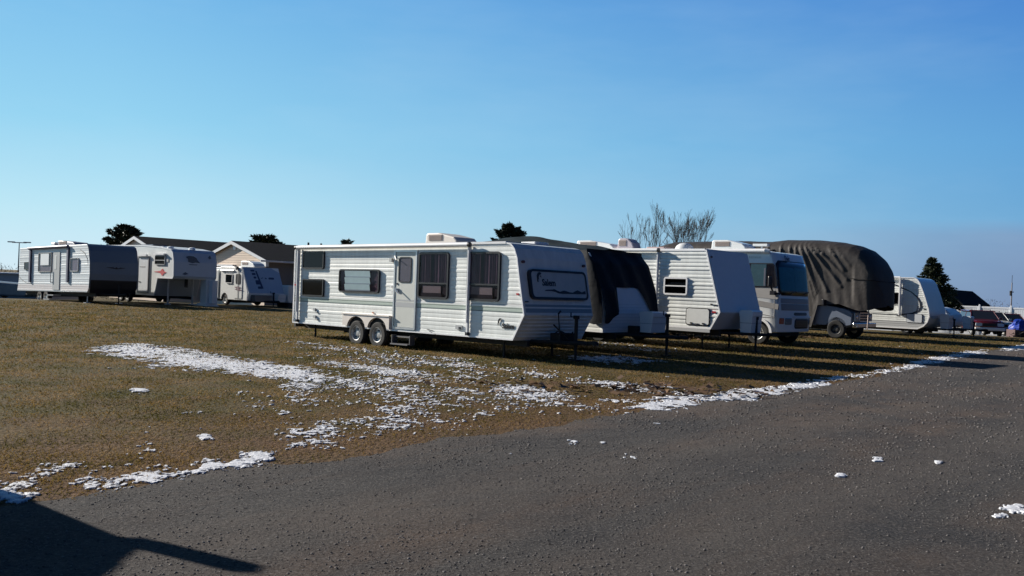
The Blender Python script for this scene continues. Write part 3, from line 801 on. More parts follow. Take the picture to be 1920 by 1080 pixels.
def main_trailer():
    Wd = 2.43
    t = thing('travel_trailer', 'long white ribbed travel trailer with green stripe and open field beside it, nearest camper', 'travel trailer', (0.08, 19.9, 0), -42.5, GR_ROW, pitch=-0.45)
    B = .44; T = 2.62
    sil = [(-8.5, B), (0, B), (.32, 1.01), (.24, 1.38), (.14, 1.86), (.06, 2.28), (-.03, 2.48), (-.14, 2.59), (-.28, T), (-8.36, T), (-8.46, 2.58), (-8.5, 2.48)]
    box_body(t, sil, 0.0, Wd, WHITE)
    bands = [(1.055, 1.075, 2), (1.075, 1.17, 1), (1.205, 1.235, 3)]
    corrugated(t, sil, B + .01, T - .01, 0.098, .006, [WHITE, GREEN, DGREEN, LGREY], bands)
    edge_trim(t, sil, -.0, w=.035, th=.03)
    roof = MB().box(-8.42, -.34, .02, Wd - .02, T, T + .025); roof.build('roof', mat('roof_membrane', (.5, .5, .5), .6, var=.2), t, bevel=.02)
    MB().box(-8.36, -.3, -.035, -.0005, T - .035, T + .015).build('drip_rail', TRIM, t)
    rb = MB().box(-8.62, -8.52, .1, Wd - .1, .33, .43); rb.build('rear_bumper', UNDER, t)
    chassis(t, -8.4, .1, .30, .43, wheels=(-5.5, -4.64))
    # ---- front
    pf, L = nose_frame((.32, 1.01), (.06, 2.28))
    o = MB().slab(pf, [(0.03, .02), (Wd - .03, .02), (Wd - .03, .245), (.03, .245)], .001, .008)
    o2 = MB().slab(pf, [(.03, .06), (Wd - .03, .06), (Wd - .03, .155), (.03, .155)], .008, .011).slab(pf, [(.03, .19), (Wd - .03, .19), (Wd - .03, .245), (.03, .245)], .008, .011)
    ob = o.build('front_stripe', WHITE, t); o2.build('stripe_band', mat('shaded_stripe', (.22, .28, .32), .4), ob)  # band coloured darker and bluer, painting in the shade on the nose
    # lower slanted front with its own ribs
    pl, L2 = nose_frame((0.0, B), (.32, 1.01)); mb = MB()
    for k in range(7):
        a = .03 + k * L2 / 7; mb.add([pl.at(.03, a, .001), pl.at(Wd - .03, a, .001), pl.at(Wd - .03, a + L2 / 7 - .02, .016), pl.at(.03, a + L2 / 7 - .02, .016)], [(0, 1, 2, 3)])
        mb.add([pl.at(.03, a + L2 / 7 - .02, .016), pl.at(Wd - .03, a + L2 / 7 - .02, .016), pl.at(Wd - .03, a + L2 / 7, .001), pl.at(.03, a + L2 / 7, .001)], [(0, 1, 2, 3)])
    mb.build('lower_front', WHITE, t)
    # rock guard panel over the front window
    g0, g1 = .40, .99
    gd = MB().slab(pf, rr(.26, Wd - .22, g0, g1, .09, 4), .03, .075).build('window_guard', mat('guard_panel', (.50, .53, .52), .35, var=.15, vs=3), t, bevel=.008)
    MB().ring(pf, rr(.22, Wd - .18, g0 - .045, g1 + .045, .12, 4), rr(.27, Wd - .23, g0 + .005, g1 - .005, .085, 4), .0, .085).build('frame', BLACK, gd)
    text('lettering', 'Salem', pf, .62, g0 + .27, .21, BLACK, gd, n=.076, bold=.006, sx=.95, label='dark Salem lettering on the front window guard')
    logo_swoosh(pf, .46, g0 + .33, .24, .076, .084).build('emblem', BLACK, gd)
    mt = [(.66, .15), (.74, .175), (.95, .185), (1.02, .195), (1.12, .16), (1.22, .14), (1.28, .155), (1.36, .17), (1.46, .155), (1.55, .135), (1.68, .13), (1.76, .16), (1.86, .19), (1.93, .17), (2.02, .14), (2.1, .17), (2.16, .175), (2.16, .10), (1.3, .09), (1.15, .10), (1.05, .13), (.9, .15), (.7, .145)]
    MB().slab(pf, [(a, g0 + b_) for a, b_ in mt][::-1], .076, .081).build('mountain_decal', BLACK, gd)
    for u in (.12, Wd - .14): marker(t, u, 1.20, mat('dark_amber', (.12, .04, .03), .3), pf=pf, w=.05, h=.03)
    marker(t, .08, .30, BLACK, pf=pf, w=.05, h=.012, name='nameplate')
    # ---- windows, door
    window(t, SIDE, -8.05, -7.06, 1.98, 2.47, .06, back=INT, pane=DGLASS, style='curtain')
    window(t, SIDE, -8.03, -7.04, 1.22, 1.70, .06, back=INT, pane=DGLASS)
    w3 = window(t, SIDE, -6.35, -4.66, 1.37, 1.98, .09, back=CURT, pane=GLASS)
    lv = MB()
    for k in range(3):
        z = 1.415 + k * .175; lv.add([(-6.08, -.048, z), (-5.02, -.048, z), (-5.02, -.078, z + .172), (-6.08, -.078, z + .172), (-5.02, -.048, z + .172), (-6.08, -.048, z + .172)], [(0, 1, 2, 3), (3, 2, 4, 5)])
    lv.build('louvre', BLIND, w3)
    for (a, b_) in ((-3.17, -2.10), (-1.47, -.43)):
        w = window(t, SIDE, a, b_, 1.29, 2.41, .09, fw=.045, style='curtain', split=1.66)
        MB().slab(SIDE, rr(a + .13, a + .80, 1.35, 1.60, .02), .022, .034).build('shade', mat('tan_blind', (.42, .40, .34), .8), w)
        MB().slab(SIDE, [(a + .10, 1.34), (a + .84, 1.34), (a + .84, 1.43), (a + .10, 1.43)], .034, .046).build('louvre', BLACK, w)
    fr = MB().ring(SIDE, rr(-4.10, -3.24, .50, 2.47, .03, 2), rr(-4.05, -3.29, .55, 2.42, .02, 2), .0, .05).build('door_frame', ALU, t)
    d = MB().slab(SIDE, rr(-4.045, -3.295, .555, 2.415, .02, 2), .004, .035).build('door', DOORM, t)
    MB().ring(SIDE, rr(-3.92, -3.44, 1.66, 2.30, .08), rr(-3.89, -3.47, 1.69, 2.27, .06), .035, .05).build('window', BLACK, d)
    MB().slab(SIDE, rr(-3.89, -3.47, 1.69, 2.27, .06), .036, .040).build('window_back', mat('door_window_blind', (.27, .33, .32), .6), d)
    MB().slab(SIDE, rr(-3.89, -3.47, 1.69, 2.27, .06), .043, .046).build('pane', GLASS, d)
    MB().slab(SIDE, [(-4.03, 1.055), (-3.31, 1.055), (-3.31, 1.17), (-4.03, 1.17)], .035, .038).slab(SIDE, [(-4.03, 1.20), (-3.31, 1.20), (-3.31, 1.24), (-4.03, 1.24)], .035, .038).build('stripe', LGREY, d)
    MB().slab(SIDE, rr(-4.0, -3.9, 1.42, 1.52, .02), .035, .07).tube((-3.97, -.09, 1.5), (-3.80, -.12, 1.38), .015, n=6).build('handle', CHROME, d)
    MB().slab(SIDE, rr(-3.98, -3.93, 1.6, 1.65, .02), .035, .05).build('lock', BLACK, d)
    MB().box(-4.23, -4.14, -.10, -.02, 2.17, 2.27).tube((-4.1, -.03, 2.33), (-3.93, -.12, 2.22), .012, n=6).build('porch_light', mat('lamp_lens', (.55, .55, .52), .2), t)
    MB().box(-4.22, -4.15, -.06, -.02, 1.52, 1.58).build('door_holder', TRIM, t); MB().box(-4.18, -4.14, -.05, -.02, 1.40, 1.45).build('catch', TRIM, t)
    st = MB().box(-3.95, -3.30, -.08, .12, .30, .33).box(-3.95, -3.30, -.22, .02, .12, .15)
    for x in (-3.97, -3.30): st.box(x, x + .02, -.16, .0, .12, .36)
    st.build('entry_step', mat('step_metal', (.12, .12, .13), .6, .4), t)
    # ---- awning
    awning(t, -8.25, -1.38, 2.575, .52, y=-.13, r=.052)
    # ---- fender skirt with two arches
    pts = [(-6.08, .50)]
    for cx in (-5.5, -4.64):
        for k in range(13):
            a = rad(172 - 164 * k / 12); pts.append((cx + .385 * math.cos(a), .44 + .31 * math.sin(a)))
    pts += [(-4.16, .47), (-4.16, .80), (-6.08, .80)]
    MB().slab(SIDE, pts, .015, .10).build('fender_skirt', FENDER, t)
    MB().box(-6.1, -4.14, -.125, -.02, .79, .82).build('fender_lip', FENDER, t)
    for x in (-5.5, -4.64):
        wheel(t, x, .015, .335, .2, z=.31, rimm=mat('dull_rim', (.50, .50, .49), .45, .4, var=.25, vs=10)); MB().slab(SIDE, [(x + .39 * math.cos(rad(a)), max(.44, .42 + .32 * math.sin(rad(a)))) for a in range(0, 181, 15)], .014, .028).build('well_shade_slab', UNDER, t); wheel(t, x, Wd - .12, .335, .2, z=.30, out=1)  # black slab over the skin stands for the shade inside the wheel well
    MB().box(-6.0, -4.2, .02, .5, .44, .72).build('wheel_well', UNDER, t)
    # ---- small fittings
    marker(t, .10, 1.47, RED); marker(t, -8.40, 1.52, RED); marker(t, -4.9, .86, AMBER, w=.03, h=.015)
    for (x, z) in ((-7.45, .86), (-7.43, .66)):
        MB().slab(SIDE, rr(x - .05, x + .05, z - .035, z + .035, .01), .015, .05).slab(SIDE, rr(x + .05, x + .13, z - .09, z - .05, .01), .015, .04).build('utility_inlet', LGREY, t)
    MB().slab(SIDE, rr(-1.82, -1.62, .60, .70, .02), .01, .04).build('water_inlet', LGREY, t)
    MB().slab(SIDE, rr(-1.70, -1.63, .61, .66, .01), .04, .055).build('inlet_cap', BLACK, t)
    text('lettering', 'Salem', SIDE, -.34, .70, .155, BLACK, t, n=.022, bold=.005, label='black Salem lettering low on the ribbed side')
    logo_swoosh(SIDE, -.47, .75, .17, .022, .028).build('emblem', BLACK, t)
    MB().tube((-2.75, -.01, .50), (-2.45, -.03, .43), .008, n=5).tube((-2.6, -.02, .52), (-2.83, -.02, .55), .007, n=5).build('hanging_cable', UNDER, t)
    ac_unit(t, -3.98, -2.80, .86, 1.62, T + .04, T + .34, slope=.50, m=mat('aged_ac_plastic', (.70, .64, .57), .5, var=.1))
    MB().box(-4.5, -3.9, .7, 1.2, T + .02, T + .06).build('roof_vent', GREYW, t)
    MB().box(-1.0, -.55, 1.25, 1.75, T + .02, T + .10).build('roof_vent', TRIM, t, bevel=.02)
    for x in (-7.9, -.6):
        for y in (.35, 2.05): MB().tube((x, y, .02), (x, y, .44), .03, n=8).box(x - .07, x + .07, y - .07, y + .07, .0, .02).build('stabiliser_jack', UNDER, t)
    tongue(t, 0.0, 1.15, .42, jack_top=1.0)
    # spare cables, hoses and weight bars round the jack
    mb = MB()
    for k in range(14):
        a = .35 + k * .2; mb.tube((.62 + .22 * math.cos(a), .95 + .24 * math.sin(a), .62 + .04 * math.sin(a * 3)), (.62 + .22 * math.cos(a + .2), .95 + .24 * math.sin(a + .2), .62 + .04 * math.sin(a * 3 + .6)), .014, n=6)
    mb.tube((.66, .82, .45), (.60, .80, 1.06), .014, n=6).tube((.60, .80, 1.06), (.58, .9, 1.12), .02, n=6)
    mb.tube((.75, 1.05, .45), (.55, .70, .82), .018, n=6).box(.3, .6, .9, 1.4, .46, .62)
    mb.build('hitch_gear', UNDER, t)
    return t
main_trailer()

# ================================================================== TARPED TRAILER
def draped(name, parent_label, cat, xs, prof_fn, n_around, m, loc, yaw, wr=None, group=None, part=None):
    mb = MB(); vs = []; rows = len(xs)
    for i, x in enumerate(xs):
        for j in range(n_around + 1):
            y, z = prof_fn(i, x, j / n_around)
            xx = x
            if wr:
                dx, dy, dz = wr(x, y, z); xx += dx; y += dy; z += dz
            vs.append((xx, y, z))
    fs = []
    for i in range(rows - 1):
        for j in range(n_around):
            a = i * (n_around + 1) + j; fs.append((a, a + 1, a + n_around + 2, a + n_around + 1))
    mb.add(vs, fs)
    return mb

def nz(x, y, s=0): return float(fbm(np.array([x + 50.0]), np.array([y + 50.0]), s, 3)[0]) - .5

def tarped_trailer():
    Wd = 2.35; loc = (2.37, 23.0, 0)
    t = thing('travel_trailer', 'white travel trailer half hidden under a loose black tarp behind the green striped one', 'travel trailer', loc, -42.5, GR_ROW)
    sil = [(-7.4, .55), (0, .55), (.02, 1.05), (-.12, 1.7), (-.35, 2.35), (-.6, 2.62), (-7.3, 2.62), (-7.4, 2.5)]
    MB().prism(sil, 0, Wd).build('body', mat('cool_white', (.74, .76, .78), .4, var=.06), t)  # slightly cool white, one base tone
    corrugated(t, sil, .56, 2.6, .10, .012, [WHITE], ())
    pf, L = nose_frame((.02, 1.05), (-.35, 2.35)); mb = MB()
    for k in range(11):
        z = .60 + k * .085; x = .02 if z < 1.05 else .02 - (z - 1.05) * .26
        mb.box(x + .002, x + .010, .03, Wd - .03, z, z + .008)
    mb.build('front_seams', mat('seam_grey', (.5, .52, .55), .5), t)
    edge_trim(t, sil, 0.0, w=.03, th=.025)
    chassis(t, -7.3, .1, .38, .54, wheels=(-4.6, -3.8)); tongue(t, 0, 1.5, .50, yc=1.17, jack_top=1.06, jackx=1.16)
    propane_cover(t, .62, 1.32, .58, 1.13, w=.66, d=.40, m=CREAM)
    MB().box(.22, .45, .75, 1.0, .52, .74).build('battery_box', UNDER, t, bevel=.015)
    for x in (-4.6, -3.8):
        wheel(t, x, .12); wheel(t, x, Wd - .12, out=1)
    # ------------- the tarp: a thing of its own
    tp = thing('tarp', 'loose black tarp hanging over the roof and nose of the second trailer in the row', 'tarp', loc, -42.5)
    xs = [-7.6 + k * .12 for k in range(60)]; xs = [x for x in xs if x < -.75] + [-.68, -.6]
    def top(x):
        P = [(-7.8, 2.72), (-6.4, 2.78), (-5.4, 2.98), (-4.6, 3.08), (-3.9, 3.14), (-3.2, 3.10), (-2.3, 2.95), (-1.2, 2.84), (-.5, 2.72)]
        return float(np.interp(x, [p[0] for p in P], [p[1] for p in P]))
    def pr(i, x, s):
        zt = top(x); hang = 1.2 + .15 * math.sin(x * 1.7) + .12 * math.sin(x * 4.1)
        L1 = .9; tot = 2 * L1 + Wd + .1
        d = s * tot
        if d < L1: return (-.045 - .02 * math.sin(x * 9 + d * 3), 2.62 - (L1 - d) * hang / 1.0)
        if d > tot - L1: return (Wd + .045, 2.62 - (d - tot + L1) * hang / 1.0)
        y = d - L1 - .05; c = (y / Wd - .5) * 2
        return (y, 2.64 + (zt - 2.64) * max(0, 1 - abs(c) ** 1.6) + .012 * math.sin(y * 11 + x * 5))
    mb = draped('', '', '', xs, pr, 40, None, loc, -42.5)
    r = mb.build('roof_sheet', TARPG, tp, smooth=True, angle=80)
    # nose sheet: flat over the slanted front, with ragged lower edge
    def fx(z): return zx(sil, min(max(z, .56), 2.61))[1]
    mb = MB(); n = 40; mrows = 26; vs = []
    def low(y):
        P = [(-.12, .80), (0.0, .78), (.12, .80), (.3, .95), (.58, 1.08), (.66, 1.2), (.62, 1.45), (.40, 1.62), (.42, 1.72), (.8, 1.72), (1.45, 1.73), (1.62, 1.70), (1.85, 1.42), (2.1, 1.02), (2.35, .85), (2.42, .85)]
        return float(np.interp(y, [p[0] for p in P], [p[1] for p in P]))
    for a in range(n + 1):
        y = -.10 + (Wd + .18) * a / n; zl = low(y)
        for b_ in range(mrows + 1):
            s = b_ / mrows; z = zl + (2.70 - zl) * s
            x = fx(z) + .03 + .035 * nz(y * 2.5, z * 1.2, 4) + .015 * math.sin(y * 9 + z * 3)
            if y < .5 and z < 1.7: x += .07
            if z > 2.35: x = min(x, -.35 - (z - 2.35) * .75 + .06)
            vs.append((x, y, z))
    fs = [(a * (mrows + 1) + b_, (a + 1) * (mrows + 1) + b_, (a + 1) * (mrows + 1) + b_ + 1, a * (mrows + 1) + b_ + 1) for a in range(n) for b_ in range(mrows)]
    mb.add(vs, fs); mb.build('nose_sheet', TARPB, tp, smooth=True, angle=80)
    # flap hanging down the near side at the nose
    mb = MB(); vs = []
    for a in range(26):
        x = -1.9 + 1.93 * a / 25; 
        for b_ in range(21):
            s = b_ / 20; zl = .80 + .5 * max(0, (-x - .5)) + .05 * math.sin(x * 8); z = zl + (2.66 - zl) * s
            xx = x if x < -.7 else min(x, fx(z) + .03)
            vs.append((xx, -.07 - .05 * (1 - s) + .03 * math.sin(x * 7 + s * 2), z))
    fs = [(a * 21 + b_, (a + 1) * 21 + b_, (a + 1) * 21 + b_ + 1, a * 21 + b_ + 1) for a in range(25) for b_ in range(20)]
    mb.add(vs, fs).build('side_flap', TARPB, tp, smooth=True, angle=80)
    # torn pale lining showing at the top corner
    mb = MB()
    mb.slab(PF((-.50, -.10, 2.60), (.55, .8, 0), (.12, 0, -1)), [(0, 0), (.05, .02), (.085, .12), (.06, .22), (.10, .34), (.07, .50), (.045, .30), (.02, .22), (.03, .1)], 0, .012)
    mb.build('torn_edge', mat('torn_lining', (.82, .82, .80), .7), tp)
    
tarped_trailer()

# ================================================================== THIRD TRAILER
def third_trailer():
    Wd = 2.42
    t = thing('travel_trailer', 'white ribbed travel trailer with a square hatch and two-pane window under its awning arm', 'travel trailer', (5.78, 26.0, 0), -42.5, GR_ROW)
    B, T = .62, 2.93
    sil = [(-8.2, B), (0, B), (.30, 1.13), (-.22, T), (-8.15, T), (-8.2, 2.85)]
    MB().prism(sil, 0, Wd).build('body', WHITE, t)
    corrugated(t, sil, B + .01, T - .01, .112, .020, [WHITE, LGREY], [(.62, .76, 0)])
    edge_trim(t, sil, 0.0, w=.045, th=.03)
    MB().box(-8.15, -.3, .0, Wd, T, T + .03).build('roof', TRIM, t)
    MB().box(-8.1, -.02, -.03, -.001, B - .09, B - .005).build('lower_rail', LGREY, t)
    w = window(t, SIDE, -1.62, -.80, 1.58, 2.11, .07, fw=.05, frame=TRIM, pane=DGLASS, split=1.85)
    h = MB().slab(SIDE, rr(-.80, -.05, .74, 1.20, .07, 4), .012, .05).build('storage_hatch', mat('hatch_panel', (.70, .71, .68), .4, var=.08), t, bevel=.006)
    MB().ring(SIDE, rr(-.83, -.02, .71, 1.23, .09, 4), rr(-.80, -.05, .74, 1.20, .07, 4), .0, .035).build('seal', BLACK, h)
    MB().slab(SIDE, rr(-.66, -.58, .76, .80, .01), .05, .07).slab(SIDE, rr(-.26, -.18, .76, .80, .01), .05, .07).slab(SIDE, rr(-.50, -.36, .755, .775, .005), .05, .06).build('latch', BLACK, h)
    marker(t, .10, 1.13, RED, w=.06, h=.025); marker(t, .15, 1.33, BLACK, w=.05, h=.018); marker(t, .0, 1.35, BLACK, w=.03, h=.02)
    pf, L = nose_frame((.30, 1.13), (-.22, T))
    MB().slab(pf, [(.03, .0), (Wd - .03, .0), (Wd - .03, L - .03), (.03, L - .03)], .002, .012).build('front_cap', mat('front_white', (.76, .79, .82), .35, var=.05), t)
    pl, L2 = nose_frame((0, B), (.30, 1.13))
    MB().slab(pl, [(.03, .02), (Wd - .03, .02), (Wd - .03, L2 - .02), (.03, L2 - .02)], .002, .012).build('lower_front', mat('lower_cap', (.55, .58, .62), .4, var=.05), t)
    marker(t, .12, L - .22, mat('dark_amber', (.12, .04, .03), .3), pf=pf, w=.04, h=.03)
    awning(t, -7.9, -1.83, T - .02, 1.25 - .3, y=-.13, r=.055)
    MB().box(-1.88, -1.80, -.05, -.02, .80, 1.3).build('arm_foot', TRIM, t)
    chassis(t, -8.1, .1, .44, .60, wheels=(-4.9, -4.05))
    for x in (-4.9, -4.05):
        wheel(t, x, .12); wheel(t, x, Wd - .12, out=1)
    ac_unit(t, -5.72, -4.15, .8, 1.55, T + .04, T + .36, slope=.55)
    ac_unit(t, -4.05, -3.40, .85, 1.3, T + .04, T + .42, slope=.35, m=mat('smoked_vent', (.42, .38, .42), .4), name='roof_vent')
    tongue(t, 0, 1.2, .52, yc=1.2, jack_top=1.0)
    propane_cover(t, .62, 1.2, .56, 1.22, w=.62, d=.40, m=CREAM)
    for y in (.4, 2.0): MB().tube((-.5, y, .02), (-.5, y, .6), .03, n=8).box(-.58, -.42, y - .08, y + .08, 0, .02).build('stabiliser_jack', UNDER, t)
third_trailer()

# ================================================================== CLASS A MOTORHOME
def motorhome():
    Wd = 2.5
    t = thing('motorhome', 'white bus-front motorhome with tall windshield and grey sweeping stripes', 'motorhome', (8.99, 30.0, 0), -42.5)
    B, T = .43, 3.20
    sil = [(-8.6, B), (-.35, B), (-.02, .47), (.0, .9), (-.07, 1.6), (-.21, 2.6), (-.30, 2.95), (-.48, 3.14), (-.75, T), (-8.5, T + .02), (-8.6, 3.1)]
    # side with wheel arch
    arch = []
    for k in range(13):
        a = math.pi * k / 12; arch.append((-.86 - .50 * math.cos(a + math.pi) * -1, .43 + .46 * math.sin(a)))
    arch = sorted(arch, key=lambda p: p[0])
    full = [(-8.6, B)] + arch + sil[2:]
    # body lofted across the width so the front corners are rounded
    ys = [0, .04, .14, .35, .8, 1.25, 1.7, 2.15, 2.36, 2.46, 2.5]
    setb = [.10, .045, .012, 0, 0, 0, 0, 0, .012, .045, .10]
    mb = MB(); n = len(full); vs = []
    for y, s in zip(ys, setb):
        for x, z in full:
            f = max(0, min(1, (x + 1.0) / .9)) if x > -.36 else 0
            vs.append((x - s * 1.6 * f - (.06 * (abs(y - 1.25) / 1.25) ** 2 if x > -.36 else 0), y, z))
    fs = [tuple(range(n)), tuple(range(len(ys) * n - 1, (len(ys) - 1) * n - 1, -1))]
    for i in range(len(ys) - 1):
        for k in range(n): fs.append((i * n + k, (i + 1) * n + k, (i + 1) * n + (k + 1) % n, i * n + (k + 1) % n))
    mb.add(vs, fs).build('body', CREAM, t, smooth=True, angle=32)
    # side stripes
    g = mat('stripe_taupe', (.27, .26, .25), .4)
    s1 = MB().slab(SIDE, [(-1.75, 1.66), (-.17, 1.56), (-.10, 1.62), (-.15, 1.93), (-1.75, 1.93)], .002, .010).build('side_stripe', mat('stripe_light', (.33, .32, .31), .4), t)
    MB().slab(SIDE, [(-1.75, 1.42), (-.12, 1.22), (-.10, 1.40), (-1.75, 1.62)], .002, .012).build('side_stripe', g, t)
    MB().slab(SIDE, [(-1.6, 1.17), (-.25, .99), (-.25, .975), (-1.6, 1.14)], .002, .012).slab(SIDE, [(-1.6, .955), (-.25, .955), (-.25, .94), (-1.6, .94)], .002, .012).slab(SIDE, [(-.25, .94), (-.235, .94), (-.235, 1.9), (-.25, 1.9)], .002, .012).build('pinstripe', g, t)
    # window with curtains
    w = MB().slab(SIDE, [(-1.75, 1.95), (-.22, 1.95), (-.16, 2.02), (-.28, 2.70), (-.36, 2.77), (-1.75, 2.77)], .004, .03).build('side_window', BLACK, t, bevel=.006)
    MB().slab(SIDE, [(-1.15, 1.99), (-.58, 1.99), (-.58, 2.73), (-1.15, 2.73)], .03, .034).build('curtain', TEALC, w)
    MB().slab(SIDE, [(-.66, 2.0), (-.60, 2.0), (-.60, 2.6), (-.66, 2.6)], .034, .037).build('curtain_edge', mat('pale_curtain', (.5, .6, .58), .8), w)
    MB().slab(SIDE, [(-1.72, 1.98), (-.27, 1.98), (-.32, 2.74), (-1.72, 2.74)], .038, .041).build('pane', GLASS, w)
    text('lettering', 'FLEETWOOD', SIDE, -1.25, 2.93, .09, LGREY, t, n=.004, sx=.85)
    # windshield: curved strip of glass following the front
    def fx(z): return zx(sil, z)[1]
    def front_patch(y0, y1, z0, z1, off, m, name, parent, r=.12, ny=16, nzz=8):
        mb = MB(); vs = []; 
        for i in range(ny + 1):
            y = y0 + (y1 - y0) * i / ny
            e = min(y - y0, y1 - y) ; dz = 0 if e > r else r - math.sqrt(max(0, r * r - (r - e) ** 2))
            for j in range(nzz + 1):
                z = z0 + dz + (z1 - z0 - 2 * dz) * j / nzz
                s = float(np.interp(y, ys, setb)) * 1.6 + .06 * (abs(y - 1.25) / 1.25) ** 2
                vs.append((fx(z) - s * max(0, min(1, (fx(z) + 1.0) / .9)) + off, y, z))
        fs = [(i * (nzz + 1) + j, (i + 1) * (nzz + 1) + j, (i + 1) * (nzz + 1) + j + 1, i * (nzz + 1) + j + 1) for i in range(ny) for j in range(nzz)]
        o = mb.add(vs, fs).build(name, m, parent, smooth=True, angle=60)
        md = o.modifiers.new('thick', 'SOLIDIFY'); md.thickness = .012; md.offset = -1
        return o
    ws = front_patch(.10, 2.40, 1.70, 2.88, .016, BLACK, 'windshield', t)
    front_patch(.20, 1.22, 1.80, 2.66, .022, TEALC, 'curtain', ws, r=.05)
    front_patch(1.24, 2.28, 1.80, 2.66, .022, TEALC, 'curtain', ws, r=.05)
    front_patch(.14, 2.36, 1.74, 2.84, .045, glass('windshield_glass', (.70, .80, .84), .10), 'pane', ws)
    for y in (.7, 1.75): MB().tube((fx(1.74) + .05, y, 1.72), (fx(1.95) + .05, y + .45, 1.85), .012, n=6).build('wiper', BLACK, ws)
    front_patch(.06, 2.44, 1.20, 1.42, .006, g, 'front_stripe', t, r=.01)
    front_patch(.06, 2.44, 1.44, 1.60, .006, mat('stripe_light', (.33, .32, .31), .4), 'front_stripe', t, r=.01)
    front_patch(1.0, 2.05, 1.03, 1.13, .012, BLACK, 'upper_grille', t, r=.04)
    gr = front_patch(1.05, 2.15, .58, .92, .012, BLACK, 'grille', t, r=.06)
    gb = MB()
    for k in range(4): gb.box(fx(.7) - .01, fx(.7) + .02, 1.1, 2.1, .62 + k * .075, .635 + k * .075)
    gb.build('grille_bar', UNDER, gr)
    bp = front_patch(.85, 2.40, .95, 1.0, .05, CREAM, 'bumper_lip', t, r=.01)
    for (a, b_, c) in ((.08, .30, RED), ):
        front_patch(a, b_, .74, .94, .014, mat('turn_lens', (.45, .10, .05), .25), 'turn_signal', t, r=.03)
    hl = front_patch(.36, .82, .72, .94, .014, mat('headlight_glass', (.10, .16, .20), .1), 'headlight', t, r=.03)
    front_patch(2.22, 2.44, .72, .94, .014, mat('headlight_glass', (.10, .16, .20), .1), 'headlight', t, r=.03)
    pfl = PF((fx(2.92) + .03, 0, 2.90), (0, 1, 0), (-.30, 0, .6))
    text('lettering', 'Flair', pfl, .62, -.02, .26, mat('navy_letter', (.03, .05, .10), .4), t, n=.03, shear=.3, sx=.85, bold=.004, label='dark slanted lettering over the windshield')
    # mirror
    MB().box(-.36, -.28, -.34, -.14, 1.98, 2.32).build('mirror', BLACK, t, bevel=.03)
    MB().tube((-.30, -.22, 1.98), (-.26, -.12, 1.80), .03, n=8).box(-.34, -.18, -.2, -.04, 1.70, 1.84).tube((-.2, -.08, 1.78), (-.1, .05, 1.74), .03, n=8).build('mirror_arm', BLACK, t)
    # awning roll and roof kit
    MB().tube((-8.0, -.09, T - .02), (-.62, -.09, T - .02), .075, n=14).build('awning_roll', TRIM, t, smooth=True)
    MB().tube((-.62, -.09, T - .02), (-.46, -.06, T - .04), .09, .07, n=14).build('awning_end', TRIM, t, smooth=True)
    MB().box(-1.98, -1.86, -.12, -.01, T - .2, T + .05).build('awning_bracket', BLACK, t)
    ac_unit(t, -3.2, -1.82, .8, 1.6, T + .06, T + .42, slope=.45)
    MB().lathe((-4.5, 1.1, T + .02), (0, 0, 1), [(.34, 0), (.36, .08), (.30, .2), (.18, .29), (.001, .33)], 18).build('satellite_dome', CREAM, t, smooth=True)
    MB().box(-6.0, -5.2, .8, 1.5, T + .03, T + .18).build('roof_vent', mat('pinkish_vent', (.45, .34, .33), .5), t, bevel=.02)
    MB().tube((-1.35, 1.1, T), (-1.35, 1.1, T + .22), .05, .03, n=10).box(-1.65, -1.1, 1.0, 1.2, T + .20, T + .29).build('antenna', CREAM, t, bevel=.01)
    MB().lathe((-.95, 1.2, T), (0, 0, 1), [(.10, 0), (.10, .05), (.03, .1), (.001, .1)], 10).build('roof_horn', UNDER, t)
    wheel(t, -.86, .16, .40, .24); wheel(t, -.86, Wd - .16, .40, .24, out=1); wheel(t, -6.2, .16, .40, .24); wheel(t, -6.2, Wd - .16, .40, .24, out=1)
    rg = []
    po = [(-.86 + .56 * math.cos(rad(a)), .43 + .50 * math.sin(rad(a))) for a in range(0, 181, 15)]; pi_ = [(-.86 + .47 * math.cos(rad(a)), .43 + .42 * math.sin(rad(a))) for a in range(180, -1, -15)]
    MB().slab(SIDE, po + pi_, .0, .035).build('arch_trim', TRIM, t)
    MB().box(-8.4, -.4, .3, 2.2, .30, .44).box(-1.35, -.4, .25, .35, .4, 1.0).box(-1.4, -.38, .03, Wd - .03, .9, .93).build('chassis', UNDER, t)
motorhome()

